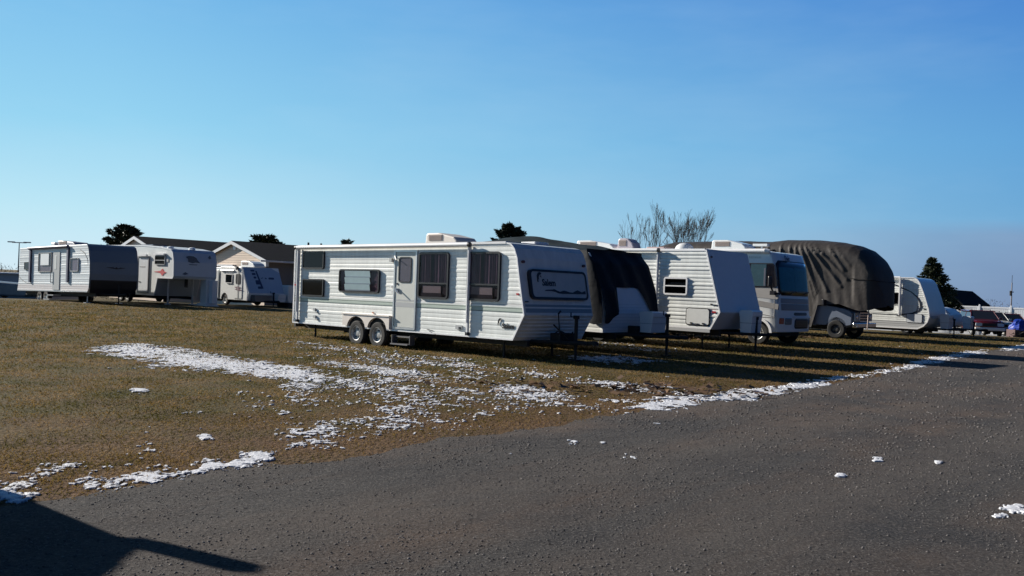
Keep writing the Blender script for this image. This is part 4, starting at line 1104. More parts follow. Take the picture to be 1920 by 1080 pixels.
# ================================================================== COVERED MOTORHOME
def covered_motorhome():
    loc = (14.25, 37.5, 0)
    t = thing('motorhome', 'motorhome with truck cab and chrome grille showing beneath a brown cover', 'motorhome', loc, -42.5)
    PAINT = mat('silver_blue_paint', (.17, .20, .26), .3, var=.08, coat=.5)
    hood = [(-1.7, .55), (-1.15, .55)]
    for k in range(9):
        a = math.pi - math.pi * k / 8; hood.append((-.72 + .45 * math.cos(a), .48 + .42 * math.sin(a)))
    hood += [(-.25, .55), (.0, .60), (.04, 1.14), (-.08, 1.25), (-.5, 1.33), (-1.2, 1.44), (-1.7, 1.48)]
    ys = [0, .04, .16, .5, 1.0, 1.5, 1.84, 1.96, 2.0]; n = len(hood); vs = []
    for y in ys:
        c = (abs(y - 1.0)) ** 4
        for x, z in hood: vs.append((x - .12 * c * (1 if x > -.3 else 0), y, z - (.06 * c if z > 1.1 else 0)))
    fs = [tuple(range(n)), tuple(range(len(ys) * n - 1, (len(ys) - 1) * n - 1, -1))]
    for i in range(len(ys) - 1):
        for k in range(n): fs.append((i * n + k, (i + 1) * n + k, (i + 1) * n + (k + 1) % n, i * n + (k + 1) % n))
    MB().add(vs, fs).build('hood', PAINT, t, smooth=True, angle=35)
    MB().box(-2.6, -1.6, .0, 2.0, .50, 1.6).build('cab', PAINT, t, bevel=.03)
    MB().box(-10, -2.6, -.1, 2.3, .5, 3.6).build('body', CREAM, t)
    g = MB().slab(PF((.03, 0, 0), (0, 1, 0), (0, 0, 1)), rr(.52, 1.48, .74, 1.14, .05), 0, .03).build('grille', CHROME, t, bevel=.01)
    gb = MB()
    for k in range(3):
        for s in (0, 1): gb.slab(PF((.06, 0, 0), (0, 1, 0), (0, 0, 1)), rr(.60 + s * .42, .98 + s * .42, .78 + k * .115, .86 + k * .115, .01), 0, .012)
    gb.build('grille_slot', BLACK, g)
    for a, b_ in ((.05, .50), (1.50, 1.95)):
        h = MB().slab(PF((.0, 0, 0), (0, 1, 0), (0, 0, 1)), rr(a, b_, .76, 1.10, .04), 0, .04).build('headlight', mat('headlight_clear', (.35, .42, .45), .15), t, bevel=.01)
        MB().lathe((.04, (a + b_) / 2, .93), (1, 0, 0), [(.10, 0), (.08, .012), (.001, .015)], 12).build('lamp', CHROME, h)
    MB().box(-.02, .20, -.04, 2.04, .48, .70).build('bumper', CHROME, t, bevel=.04)
    wheel(t, -.72, .08, .39, .26, rimm=mat('dark_rim', (.08, .08, .08), .5, .5)); wheel(t, -.72, 1.92, .39, .26, out=1); wheel(t, -7.2, .1, .39, .4); wheel(t, -7.2, 2.1, .39, .4, out=1)
    MB().box(-9.5, -.3, .4, 1.8, .35, .52).build('chassis', UNDER, t)
    MB().box(-1.25, -1.15, -.30, -.12, 1.38, 1.62).build('mirror', BLACK, t, bevel=.02)
    # ---------------- the cover
    c = thing('vehicle_cover', 'wrinkled brown grey cloth cover strapped over the big motorhome', 'vehicle cover', loc, -42.5)
    WD = 2.46; yc = 1.18
    tops = [(-10.2, 3.4), (-10.0, 4.0), (-9.2, 4.18), (-6, 4.22), (-4.2, 4.16), (-3.4, 4.24), (-2.0, 4.22), (-1.0, 4.12), (-.3, 3.98), (.15, 3.80), (.5, 3.50), (.74, 3.12), (.88, 2.65), (.94, 2.2), (.96, 1.8), (.97, 1.45)]
    bots = [(-10.2, .5), (-2.2, .40), (-1.75, .42), (-1.5, 1.38), (-.6, 1.46), (.1, 1.24), (.35, 1.20), (.7, 1.26), (.88, 1.34), (.97, 1.40)]
    def wfun(x): return WD / 2 + .10 if x < 0 else (WD / 2 + .10) * (max(0, 1 - (x / .972) ** 7)) ** .5
    xs = [-10.2 + .05 * k for k in range(202)]; xs = [x for x in xs if x < -.2]
    xs += [-.2 + 1.17 * math.sin(math.pi / 2 * k / 26) for k in range(27)]
    folds = [((-2.45, 4.05), (-1.6, 1.9), .085), ((-2.25, 4.05), (-1.15, 2.0), .09), ((-2.05, 4.0), (-.55, 2.2), .09), ((-1.85, 4.0), (-.3, 2.5), .08), ((-1.2, 3.95), (-.45, 2.9), .08), ((-.85, 3.85), (-.2, 3.1), .06),
             ((-2.9, 4.05), (-2.45, 1.4), .07), ((-3.3, 4.05), (-3.0, 1.5), .08), ((-2.62, 4.0), (-2.2, 1.2), .06), ((-1.95, 2.4), (-1.6, 1.3), .04), ((-3.9, 4.05), (-3.8, 1.0), .07), ((-4.6, 4.05), (-4.5, 1.0), .07)]
    def fold(x, z):
        d = 0
        for (ax, az), (bx, bz), amp in folds:
            ex, ez = bx - ax, bz - az; t_ = ((x - ax) * ex + (z - az) * ez) / (ex * ex + ez * ez); tc = max(0, min(1, t_))
            dist = math.hypot(x - ax - tc * ex, z - az - tc * ez); w = .030 + .045 * tc
            d += amp * math.exp(-(dist / w) ** 2) * (1 - .5 * tc)
        return d
    def pr(i, x, s):
        zt = float(np.interp(x, [p[0] for p in tops], [p[1] for p in tops])); zb = float(np.interp(x, [p[0] for p in bots], [p[1] for p in bots])); hw = wfun(x)
        # section: up the near side, over, down the far side
        if s < .4: q = s / .4; sd = -1
        elif s > .6: q = (1 - s) / .4; sd = 1
        else: q = 1; sd = 0
        shoulder = zt - min(.60, (zt - zb) * .30)
        if sd:
            z = zb + (shoulder - zb) * q; y = yc + sd * hw
            if x < 0: y += -sd * .06 * math.sin(q * math.pi)
            if sd < 0: y -= fold(x, z) + .06 * nz(x * .9, z * .6, 6) + .008 * math.sin(x * 15 + z * 3) * (1 - q * .7)
        else:
            a = math.pi * (s - .4) / .2; y = yc - hw * math.cos(a) * (1 if True else 0); z = shoulder + (zt - shoulder) * math.sin(a) ** .75
            if a < 1.2: y -= fold(x, z) * (1 - a / 1.2)
            z += .02 * nz(x * 3, y * 3, 8)
        return y, z
    mb = draped('', '', '', xs, pr, 110, None, loc, -42.5)
    mb.build('cloth', TARPN, c, smooth=True, angle=80)
    # seam strap round the nose and rope
    sp = MB(); P = []
    for k in range(20):
        x = -.2 + 1.10 * math.sin(math.pi / 2 * k / 19); hw = wfun(x) + .03
        P.append((x, yc - hw, 2.55 - .1 * k / 19))
    P2 = [(x, 2 * yc - y, z) for x, y, z in P[::-1]]
    for a, b_ in zip((P + P2)[:-1], (P + P2)[1:]): sp.tube(a, b_, .016, n=5, caps=False)
    sp.build('strap', UNDER, c)
    MB().tube((-2.34, -.12, 2.2), (-2.25, -.13, 1.5), .035, .03, n=6).tube((.62, .02, 1.4), (.60, -.02, .45), .025, n=6).build('hanging_strap', mat('webbing', (.42, .34, .30), .8), c)
covered_motorhome()

# ================================================================== SWOOSH TRAILER
def swoosh_trailer():
    Wd = 2.42
    t = thing('travel_trailer', 'white travel trailer with dark curved swoosh and rounded nose', 'travel trailer', (19.64, 43.5, 0), -42.5, GR_ROW)
    B, T = .36, 2.86
    sil = [(-7.5, B), (0, B), (.28, .5), (.46, .72), (.54, .98), (.50, 1.34), (.25, 2.1), (.05, 2.6), (-.08, 2.78), (-.24, T), (-7.4, T), (-7.5, 2.7)]
    MB().prism(sil, 0, Wd).build('body', CREAM, t, smooth=True, angle=35)
    corrugated(t, sil, B + .01, T - .01, .10, .010, [WHITE, LGREY], [(.40, .72, 1)])
    edge_trim(t, sil, 0, w=.05, th=.025)
    window(t, SIDE, -1.95, -.92, 1.54, 2.10, .07, pane=DGLASS)
    h = MB().slab(SIDE, rr(-.52, .20, .68, 1.08, .05), .012, .045).build('storage_hatch', GREYW, t, bevel=.005)
    MB().ring(SIDE, rr(-.54, .22, .66, 1.10, .06), rr(-.52, .20, .68, 1.08, .05), 0, .03).build('seal', BLACK, h)
    NAVY = mat('navy_decal', (.02, .025, .04), .4)
    up = [(-2.2, 2.75), (-1.6, 2.62), (-.9, 2.40), (-.35, 2.15), (-.05, 1.9), (.10, 1.65), (.14, 1.45), (.05, 1.25), (-.25, 1.12), (-.8, 1.03), (-1.5, 1.02), (-2.2, 1.03)]
    wd = [.02, .035, .03, .02, .03, .05, .055, .045, .035, .02, .012, .01]
    L = []; R = []
    for i, (x, z) in enumerate(up):
        p0 = up[max(i - 1, 0)]; p1 = up[min(i + 1, len(up) - 1)]; d = Vector((p1[0] - p0[0], p1[1] - p0[1])).normalized(); nn = Vector((-d.y, d.x)) * wd[i]
        L.append((x + nn.x, z + nn.y)); R.append((x - nn.x, z - nn.y))
    mb = MB()
    for i in range(len(up) - 1): mb.slab(SIDE, [L[i], R[i], R[i + 1], L[i + 1]], .016, .022)
    mb.slab(SIDE, [(-.02, 1.62), (.0, 1.40), (-.08, 1.22), (-.03, 1.42)], .016, .022)
    mb.build('swoosh_decal', NAVY, t)
    MB().slab(SIDE, [(.24, 1.38), (.36, 1.36), (.36, 1.32), (.26, 1.32)], .016, .022).slab(SIDE, [(-1.0, 1.0), (-.85, .98), (-.85, .94), (-1.0, .96)], .016, .022).build('badge', NAVY, t)
    MB().tube((-7.2, -.13, T - .02), (-.85, -.13, T - .02), .055, n=12).build('awning_roll', TRIM, t, smooth=True)
    for x in (-.84, -7.15):
        MB().box(x - .03, x + .03, -.22, -.16, 1.0, T + .0).box(x - .02, x + .02, -.17, -.03, 1.0, 1.06).box(x - .02, x + .02, -.17, -.03, T - .1, T - .04).build('awning_arm', TRIM, t)
        MB().box(x + .03, x + .04, -.20, -.02, 1.0, T - .05).build('arm_panel', TRIM, t)
    chassis(t, -7.4, .3, .24, .36, wheels=(-4.6, -3.8)); tongue(t, .3, 1.6, .40, yc=1.2, jack_top=.9, jackx=1.3)
    for x in (-4.6, -3.8): wheel(t, x, .12); wheel(t, x, Wd - .12, out=1)
    propane_cover(t, .95, 1.2, .42, 1.14, w=.65, d=.42, m=GREYW)
    pf = PF((.56, 0, .6), (0, 1, 0), (0, 0, 1)); MB().slab(pf, rr(.2, 1.2, .3, .42, .03), .0, .012).build('front_badge', LGREY, t)
swoosh_trailer()

def small_trailer():
    t = thing('cargo_trailer', 'low rounded grey white trailer nose with a tank cover, near the red vehicle', 'trailer', (22.6, 46.2, -.05), -42.5)
    sil = [(-4, .5), (0, .5), (.05, .8), (-.05, 1.15), (-.35, 1.42), (-.8, 1.52), (-4, 1.55)]
    MB().prism(sil, 0, 1.9).build('body', mat('grey_blue_gel', (.55, .60, .68), .35, var=.1), t, smooth=True, angle=30, bevel=.1)
    MB().box(-1.2, -.7, .3, .8, 1.48, 1.60).build('roof_vent', TRIM, t)
    propane_cover(t, .5, 1.0, .40, 1.10, w=.6, d=.4, m=GREYW)
    tongue(t, 0, 1.2, .42, yc=.95, jack_top=.8)
    wheel(t, -2.2, .0, .33); wheel(t, -2.2, 1.9, .33, out=1)
small_trailer()

# ================================================================== BACK ROW
DARKFRONT = mat('charcoal_front_cap', (.16, .20, .25), .35, var=.08)
SHINYW = mat('soft_white', (.64, .66, .65), .4, var=.08, vs=2)  # plain off-white, one base tone

def dark_nose_trailer():
    Wd = 2.44
    t = thing('travel_trailer', 'white travel trailer with charcoal front cap and dark awning arms', 'travel trailer', (-21.16, 45.0, 0), -42.5, GR_BACK, pitch=-1.2)
    B, T = .57, 3.0
    sil = [(-9.6, B), (-.08, B), (.10, .8), (.18, 1.5), (.14, 2.1), (-.02, 2.7), (-.16, 2.93), (-.34, T), (-9.35, T), (-9.4, 1.25)]
    MB().prism(sil, 0, Wd).build('body', SHINYW, t, smooth=True, angle=35)
    corrugated(t, sil, B + .01, T - .01, .12, .008, [SKINB, mat('pinkish_skirt', (.60, .57, .57), .4)], [(.62, .95, 1)])
    # front cap, darker lower third
    fp = [(.10, .8), (.18, 1.5), (.14, 2.1), (-.02, 2.7), (-.16, 2.93)]
    mb = MB()
    for (xa, za), (xb, zb) in zip(fp[:-1], fp[1:]):
        mb.add([(xa + .012, -.015, za), (xa + .012, Wd + .015, za), (xb + .012, Wd + .015, zb), (xb + .012, -.015, zb)], [(0, 1, 2, 3)])
    mb.add([(-.34, 0, T + .012), (-.16 + .012, 0, 2.93), (-.16 + .012, Wd, 2.93), (-.34, Wd, T + .012)], [(0, 1, 2, 3)])
    fc = mb.build('front_cap', DARKFRONT, t); md = fc.modifiers.new('s', 'SOLIDIFY'); md.thickness = .02
    MB().prism([(.03, B - .05), (.12, .8), (.195, 1.2), (.205, 1.2), (.205, 1.16), (.14, .78), (.06, B - .05)], 0.05, Wd - .05).build('rock_guard', BLACK, t)
    pf = PF((.20, 0, 1.85), (0, 1, 0), (-.03, 0, 1))
    MB().slab(pf, [(.75, 0), (1.15, .02), (1.22, -.03), (1.30, .04), (1.38, -.03), (1.5, .02), (1.8, 0), (1.5, -.05), (1.3, -.08), (1.1, -.05)], -.01, .012).build('emblem', BLACK, t)
    window(t, SIDE, -8.5, -7.75, 1.75, 2.18, .06, pane=DGLASS)
    w = window(t, SIDE, -6.45, -4.62, 1.62, 2.66, .05, frame=GREYS, back=mat('grey_blind', (.30, .32, .33), .6), pane=GLASS)
    MB().slab(SIDE, [(-6.1, 1.98), (-4.95, 1.98), (-4.95, 2.6), (-6.1, 2.6)], .055, .07).build('reflecting_shade', mat('white_shade', (.85, .87, .88), .3), w)
    d = MB().slab(SIDE, rr(-4.45, -3.55, .66, 2.68, .05), .012, .04).build('door', LGREY, t)
    MB().slab(SIDE, rr(-4.25, -3.95, 1.75, 2.5, .05), .04, .048).build('window', SHINYW, d)
    MB().tube((-4.55, -.10, 1.05), (-4.55, -.10, 1.7), .02, n=6).tube((-4.55, -.10, 1.05), (-4.4, -.04, 1.05), .02, n=6).build('grab_handle', GREYS, d)
    w2 = window(t, SIDE, -2.15, -1.12, 1.62, 2.32, .12, frame=LGREY, back=mat('pale_back', (.36, .39, .42), .6), pane=GLASS)
    NV = mat('navy_awning', (.045, .055, .12), .5)
    MB().tube((-7.7, -.12, 2.93), (-2.35, -.12, 2.93), .075, n=12).build('awning_roll', NV, t, smooth=True)
    for x in (-7.62, -2.44): MB().box(x - .10, x + .10, -.10, -.03, 1.05, 2.93).build('awning_arm', NV, t)
    mb = MB(); pts = [(-1.0, 2.72), (-.5, 2.55), (-.15, 2.25), (-.05, 1.98)]
    for a, b_ in zip(pts[:-1], pts[1:]): mb.slab(SIDE, [(a[0], a[1] - .03), (b_[0], b_[1] - .03), (b_[0], b_[1] + .03), (a[0], a[1] + .03)], .014, .02)
    mb.build('curved_decal', GREYS, t)
    pts = [(-9.3, 1.35), (-8.8, 1.15), (-8.2, 1.02), (-7.4, .98)]; mb = MB()
    for a, b_ in zip(pts[:-1], pts[1:]): mb.slab(SIDE, [(a[0], a[1] - .02), (b_[0], b_[1] - .02), (b_[0], b_[1] + .02), (a[0], a[1] + .02)], .014, .02)
    mb.build('curved_decal', GREYS, t)
    ac_unit(t, -5.9, -3.6, .7, 1.5, T + .03, T + .36, m=mat('grey_ac', (.25, .26, .32), .5), slope=.7)
    MB().box(-6.5, -6.0, .6, 1.1, T + .02, T + .28).build('roof_vent', SHINYW, t, bevel=.04)
    st = MB().box(-4.4, -3.6, -.3, .1, .36, .40).box(-4.4, -3.6, -.5, -.1, .14, .18); st.build('entry_step', LGREY, t)
    for x in (-6.35, -5.45): wheel(t, x, .12, .36, .22, z=.26); wheel(t, x, Wd - .12, .36, .22, z=.26, out=1)
    chassis(t, -9.3, .1, .36, .56, wheels=(-6.35, -5.45)); tongue(t, 0, 1.3, .48, yc=1.2)
    for y in (.4, 2.0): MB().tube((-1.0, y, .0), (-1.0, y, .5), .03, n=8).box(-1.15, -.85, y - .14, y + .14, 0, .05).build('stabiliser_jack', GREYW, t)
dark_nose_trailer()

def fifth_wheel():
    Wd = 2.44
    t = thing('fifth_wheel_trailer', 'white fifth wheel camper with raised nose and red side emblem, left of the gabled house', 'camper', (-17.68, 47.0, 0), -42.5, GR_BACK)
    sil = [(-8.5, .45), (-2.05, .45), (-1.72, 1.40), (-.06, 1.40), (.04, 1.55), (.02, 2.3), (-.12, 2.78), (-.40, 2.95), (-1.5, 3.08), (-3.5, 3.18), (-8.4, 3.2), (-8.5, 3.1)]
    MB().prism(sil, 0, Wd).build('body', SHINYW, t, bevel=.03)
    edge_trim(t, sil, 0, w=.06, th=.02)
    pf = PF((.03, 0, 1.5), (0, 1, 0), (0, 0, 1))
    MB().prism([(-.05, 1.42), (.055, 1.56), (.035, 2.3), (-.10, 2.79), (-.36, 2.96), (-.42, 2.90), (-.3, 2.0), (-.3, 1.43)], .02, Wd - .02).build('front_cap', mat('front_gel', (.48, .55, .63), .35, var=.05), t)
    pe = PF((.05, 0, 1.5), (0, 1, 0), (-.02, 0, 1)); DB = mat('dark_blue_decal', (.05, .08, .13), .4)
    MB().slab(pe, [(.62, 1.08), (.80, 1.14), (1.05, 1.13), (1.22, 1.05), (1.30, .92), (1.45, .78), (1.2, .80), (1.0, .76), (.78, .82), (.76, .98)][::-1], 0, .02).slab(pe, [(.8, .70), (1.3, .70), (1.25, .66), (.85, .66)][::-1], 0, .02).build('emblem', DB, t)
    MB().slab(pe, [(.45, .16), (.62, .28), (.80, .18), (.6, .12)][::-1], .0, .02).slab(pe, [(1.9, 1.1), (2.0, 1.22), (2.08, 1.08), (2.0, 1.0)][::-1], 0, .02).build('decal', DB, t)
    # lower front wall under the overhang
    pl, L2 = nose_frame((-2.05, .45), (-1.72, 1.40))
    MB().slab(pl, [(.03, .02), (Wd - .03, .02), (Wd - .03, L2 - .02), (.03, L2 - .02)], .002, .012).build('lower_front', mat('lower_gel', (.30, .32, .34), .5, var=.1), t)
    w = window(t, SIDE, -2.02, -.88, 2.12, 2.62, .05, pane=DGLASS, split=2.36, frame=ALU)
    MB().box(-2.06, -.84, -.16, -.0, 2.64, 2.72).build('window_awning', TRIM, w)
    d = MB().slab(SIDE, rr(-3.95, -2.75, .62, 2.50, .05), .01, .05).build('door', GREYW, t)
    MB().ring(SIDE, rr(-4.0, -2.70, .57, 2.55, .05), rr(-3.93, -2.77, .64, 2.48, .04), .0, .07).build('frame', GREYS, d)
    MB().box(-4.0, -2.85, -.16, -.05, 2.56, 2.66).build('awning', TRIM, d)
    MB().slab(SIDE, rr(-3.75, -3.1, 1.96, 2.02, .02), .05, .06).build('trim', GREYS, d)
    MB().slab(SIDE, rr(-3.8, -3.6, 1.14, 1.18, .01), .05, .08).build('handle', BLACK, d)
    RD = mat('red_decal', (.50, .06, .07), .4)
    MB().slab(SIDE, [(-2.2, 1.74), (-1.6, 1.70), (-1.4, 1.66), (-1.2, 1.53), (-1.0, 1.66), (-.75, 1.72), (-1.0, 1.78), (-1.2, 1.92), (-1.4, 1.80), (-1.7, 1.77)], .012, .02).build('red_emblem', RD, t)
    MB().slab(SIDE, rr(-.85, -.55, 2.28, 2.42, .03), .01, .03).build('vent', LGREY, t)
    for x, y in ((-1.6, .2), (-1.0, .3), (-.6, 1.3)): MB().lathe((x, y, 2.98), (0, 0, 1), [(.18, 0), (.16, .10), (.08, .14), (.001, .14)], 12).build('roof_vent', TRIM, t, smooth=True)
    MB().box(-4.6, -3.2, .4, 1.2, 3.18, 3.24).build('solar_panel', mat('panel_blue', (.06, .08, .12), .3), t)
    for y in (.5, 1.9): MB().tube((-1.5, y, .05), (-1.5, y, 1.42), .05, n=8).box(-1.62, -1.38, y - .12, y + .12, 0, .06).build('landing_leg', LGREY, t)
    MB().tube((-.9, 1.2, .95), (-.9, 1.2, 1.42), .09, n=10).build('hitch_pin', UNDER, t)
    for x in (-6.2, -5.3): wheel(t, x, .12, .35); wheel(t, x, Wd - .12, .35, out=1)
    chassis(t, -8.4, -1.9, .28, .44)
fifth_wheel()

def hybrid_trailer():
    Wd = 2.3
    t = thing('travel_trailer', 'short white travel trailer with blue nose panel standing in front of the beige gable', 'travel trailer', (-14.65, 50.0, 0), -42.5, GR_BACK)
    B, T = .33, 2.2
    sil = [(-2.95, B), (0, B), (.13, .75), (-.262, 1.5), (-.62, T), (-3.0, T)]
    # wheel arch cut out of the side
    arch = [(-2.46 + .36 * math.cos(rad(a)), .33 + .36 * math.sin(rad(a))) for a in range(180, -1, -20)]
    MB().prism([(-2.95, B)] + arch + sil[1:], 0, Wd).build('body', CREAM, t, bevel=.015)
    edge_trim(t, [sil[1], sil[2], sil[3], sil[4], (-.75, T), (-.3, 1.4), (-.02, .75), (-.1, B)], 0, w=.01, th=.02)
    MB().box(-4.6, -2.96, .15, 2.2, .45, 2.15).build('rear_body', mat('pale_blue_white', (.62, .68, .72), .4, var=.06), t, bevel=.02)
    for x in (-3.9, -3.45): MB().box(x, x + .35, -.05, .14, .40, 2.0).build('folded_bunk', SHINYW, t, bevel=.015)
    window(t, SIDE, -2.33, -1.58, 1.26, 1.78, .06, pane=DGLASS, frame=TRIM)
    d = MB().slab(SIDE, rr(-1.45, -.58, .42, 1.98, .06), .004, .03).build('door', CREAM, t)
    MB().slab(SIDE, rr(-1.24, -.72, 1.22, 1.80, .12), .03, .045).build('window', BLACK, d)
    MB().slab(SIDE, rr(-1.0, -.95, .42, 2.0, .02), .046, .055).build('seam', GREYS, d)
    MB().box(-2.9, -1.4, -.10, -.0, 1.93, 2.02).build('awning_roll', TRIM, t, bevel=.03)
    MB().box(-1.15, -1.05, -.12, 0, 2.02, 2.20).tube((-1.5, -.1, 2.3), (-.9, -.1, 2.0), .02, n=6).build('awning_bracket', BLACK, t)
    MAR = mat('maroon_decal', (.12, .05, .08), .5)
    MB().slab(SIDE, [(-1.35, 1.05), (-1.0, 1.10), (-.6, 1.04), (-.9, .98), (-.5, .90), (-.9, .86), (-1.3, .92), (-1.1, .99)], .046, .052).build('decal', MAR, t)
    pf, L = nose_frame((.13, .75), (-.62, T))
    FB = mat('nose_gel', (.36, .47, .60), .35, var=.06)
    MB().slab(pf, [(.02, .02), (Wd - .02, .02), (Wd - .02, L - .3), (Wd - .5, L - .02), (.02, L - .02)], .002, .02).build('front_cap', FB, t)
    NB = mat('navy_glyph', (.04, .06, .13), .4)
    mb = MB()
    for k, (u, v, a, b_) in enumerate(((.42, 1.36, .24, .10), (.46, 1.14, .22, .12), (.52, .92, .16, .12), (.58, .55, .28, .26), (.64, .28, .28, .14))): mb.slab(pf, rr(u, u + a, v, v + b_, .03), .021, .04)
    mb.slab(pf, [(.72, 1.4), (.80, 1.4), (.98, .3), (.86, .3)][::-1], .021, .036)
    mb.build('glyph_column', NB, t)
    mb = MB()
    mb.slab(pf, [(.95, .93), (1.05, .99), (1.12, .99), (1.05, .93)][::-1], .021, .04).slab(pf, [(1.2, .91), (1.36, .91), (1.28, 1.0)], .021, .04).slab(pf, rr(1.46, 1.82, .89, 1.01, .05), .021, .04)
    mb.build('lettering', NB, t, label='small dark unreadable marks across the nose')
    MB().box(.05, .5, .15, 1.25, .30, .66).build('storage_box', mat('dark_diamond_plate', (.10, .11, .13), .4, .3), t, bevel=.02)
    propane_cover(t, .55, 1.75, .30, .75, w=.5, d=.35, m=GREYW)
    tongue(t, 0, 1.1, .33, yc=1.15, jack_top=.8)
    ac_unit(t, -2.2, -.75, .8, 1.5, T + .02, T + .36, slope=.35)
    wheel(t, -2.46, .14, .33, .2); wheel(t, -2.46, 2.15, .33, .2, out=1); chassis(t, -4.5, .1, .2, .33, y1=2.0)
hybrid_trailer()

def white_cabinets():
    # tall white cabinet on a splayed base between the campers
    o = P0 = G(392, 575)
    t = thing('storage_cabinet', 'tall narrow white cabinet standing on a wide splayed base between two campers', 'cabinet', (-16.35, 48.6, 0), -42.5)
    MB().box(-.42, .20, -.25, .25, .14, 1.42).build('body', SHINYW, t, bevel=.01)
    MB().prism([(-.85, 0), (.5, 0), (.25, .14), (-.45, .14)], -.35, .35).build('base', SHINYW, t)
    MB().box(.22, .55, -.1, .22, .15, 1.38).build('side_panel', GREYW, t, bevel=.01)
    # second low box seen between the hybrid and the long trailer
    p = G(540, 577)
    b = thing('utility_box', 'low white box with rounded lid between the blue nosed trailer and the long trailer', 'box', (-12.9, 52.0, 0), -42.5)
    MB().box(-.6, .6, -.4, .4, .25, 1.25).build('body', SHINYW, b, bevel=.06)
    MB().box(-.55, .55, -.35, .35, 0, .24).build('base', UNDER, b)
    s = thing('small_shed', 'dark little shed gable behind the low white box', 'shed', (-13.5, 60.0, -.15), -42.5)
    MB().box(-.9, .9, 0, 2.0, 0, 1.5).build('wall', HGREY, s)
    MB().slab(SIDE, [(-.5, .5), (.5, .5), (.5, 1.3), (-.5, 1.3)], .004, .03).build('door', BLACK, s)
    MB().prism([(-1.15, 1.5), (1.15, 1.5), (1.15, 1.56), (0, 2.35), (-1.15, 1.56)], -.25, 2.2).build('roof', HGREY, s)
    MB().prism([(-1.2, 1.50), (-1.1, 1.50), (0, 2.28), (1.1, 1.50), (1.2, 1.50), (0, 2.42)], -.29, -.252).build('fascia', BLACK, s)
white_cabinets()

# ================================================================== HOUSE
def house():
    zb = gz(-23.5, 76) - .05
    t = thing('house', 'beige house with white trimmed gable and long dark shingle roof behind the campers', 'house', (-23.53, 76.0, zb), -42.5)
    dz = -zb
    def wing(x0, half, ze, zr, y0, y1, over, wm, lo=0):
        zr2 = zr + dz; ze2 = ze + dz; s = (zr - ze) / half
        MB().prism([(x0 - half + over, lo), (x0 + half - over, lo), (x0 + half - over, ze2 + over * s - .12), (x0, zr2 - .18), (x0 - half + over, ze2 + over * s - .12)], y0, y1).build('wall', wm, t)
        o = MB().prism([(x0 - half, ze2 - .05), (x0, zr2 - .1), (x0 + half, ze2 - .05), (x0 + half, ze2 + .04), (x0, zr2), (x0 - half, ze2 + .04)], y0 - .28, y1 + .5).build('roof', SHINGLE, t)
        MB().prism([(x0 - half - .02, ze2 - .22), (x0, zr2 - .30), (x0 + half + .02, ze2 - .22), (x0 + half + .02, ze2 + .02), (x0, zr2 - .02), (x0 - half - .02, ze2 + .02)], y0 - .34, y0 - .285).build('fascia', TRIM, o)
        MB().box(x0 + half - .02, x0 + half + .10, y0 - .85, y1 + .4, ze2 - .12, ze2 + .02).build('gutter', TRIM, o)
    wing(0, 5.4, 3.05, 4.68, 0, 32, .55, BEIGE)
    wing(-11.8, 5.9, 3.15, 5.0, -2.9, 28, .55, BEIGE)
    # returns, gable vent, siding lines
    MB().box(-4.8, .3, -.28, -.02, 2.50 + dz, 2.66 + dz).box(3.4, 5.35, -.28, -.02, 2.56 + dz, 2.95 + dz).build('eave_return', TRIM, t)
    MB().lathe((.1, -.02, 4.12 + dz), (0, -1, 0), [(.24, 0), (.22, .05), (.001, .05)], 16).build('gable_vent', TRIM, t)
    mb = MB()
    for k in range(15): mb.box(-4.7, 4.7, -.016, -.001, 2.66 + dz - k * .18, 2.675 + dz - k * .18)
    for k in range(7):
        z = 2.85 + k * .2; w = (4.5 - z) / .31; mb.box(-w, w, -.016, -.001, z + dz, z + .015 + dz)
    mb.build('siding_lap', mat('beige_shadow_lap', (.50, .40, .32), .7), t)
    MB().box(4.86, 4.90, 0, 30, 0, 2.9 + dz).build('side_wall', HGREY, t)
    for y in (5, 11, 18): MB().box(4.90, 4.94, y, y + 1.2, 1.0 + dz, 2.2 + dz).build('window', BLACK, t)
    for y in (8, 9.4): MB().tube((-.9, y, 4.3 + dz), (-.9, y, 5.05 + dz), .09, n=8).build('roof_pipe', UNDER, t)
house()

def right_house():
    zb = gz(46.5, 95)
    t = thing('house', 'dark shaded house gable behind the white fence beside the spruce', 'house', (45.2, 95.0, zb), -42.5)
    dz = -zb
    MB().prism([(-1.6, 0), (1.0, 0), (1.0, 1.9 + dz), (-.3, 3.0 + dz), (-1.6, 2.4 + dz)], 0, 8).build('wall', HGREY, t)
    MB().prism([(-2.3, 3.0 + dz), (.6, 3.05 + dz), (2.5, 1.55 + dz), (2.5, 1.7 + dz), (.6, 3.22 + dz), (-2.3, 3.15 + dz)], -.8, 9).build('roof', SHINGLE, t)
    MB().box(1.5, 1.9, -.2, 7, 0, 1.75 + dz).build('post_wall', LGREY, t)
right_house()

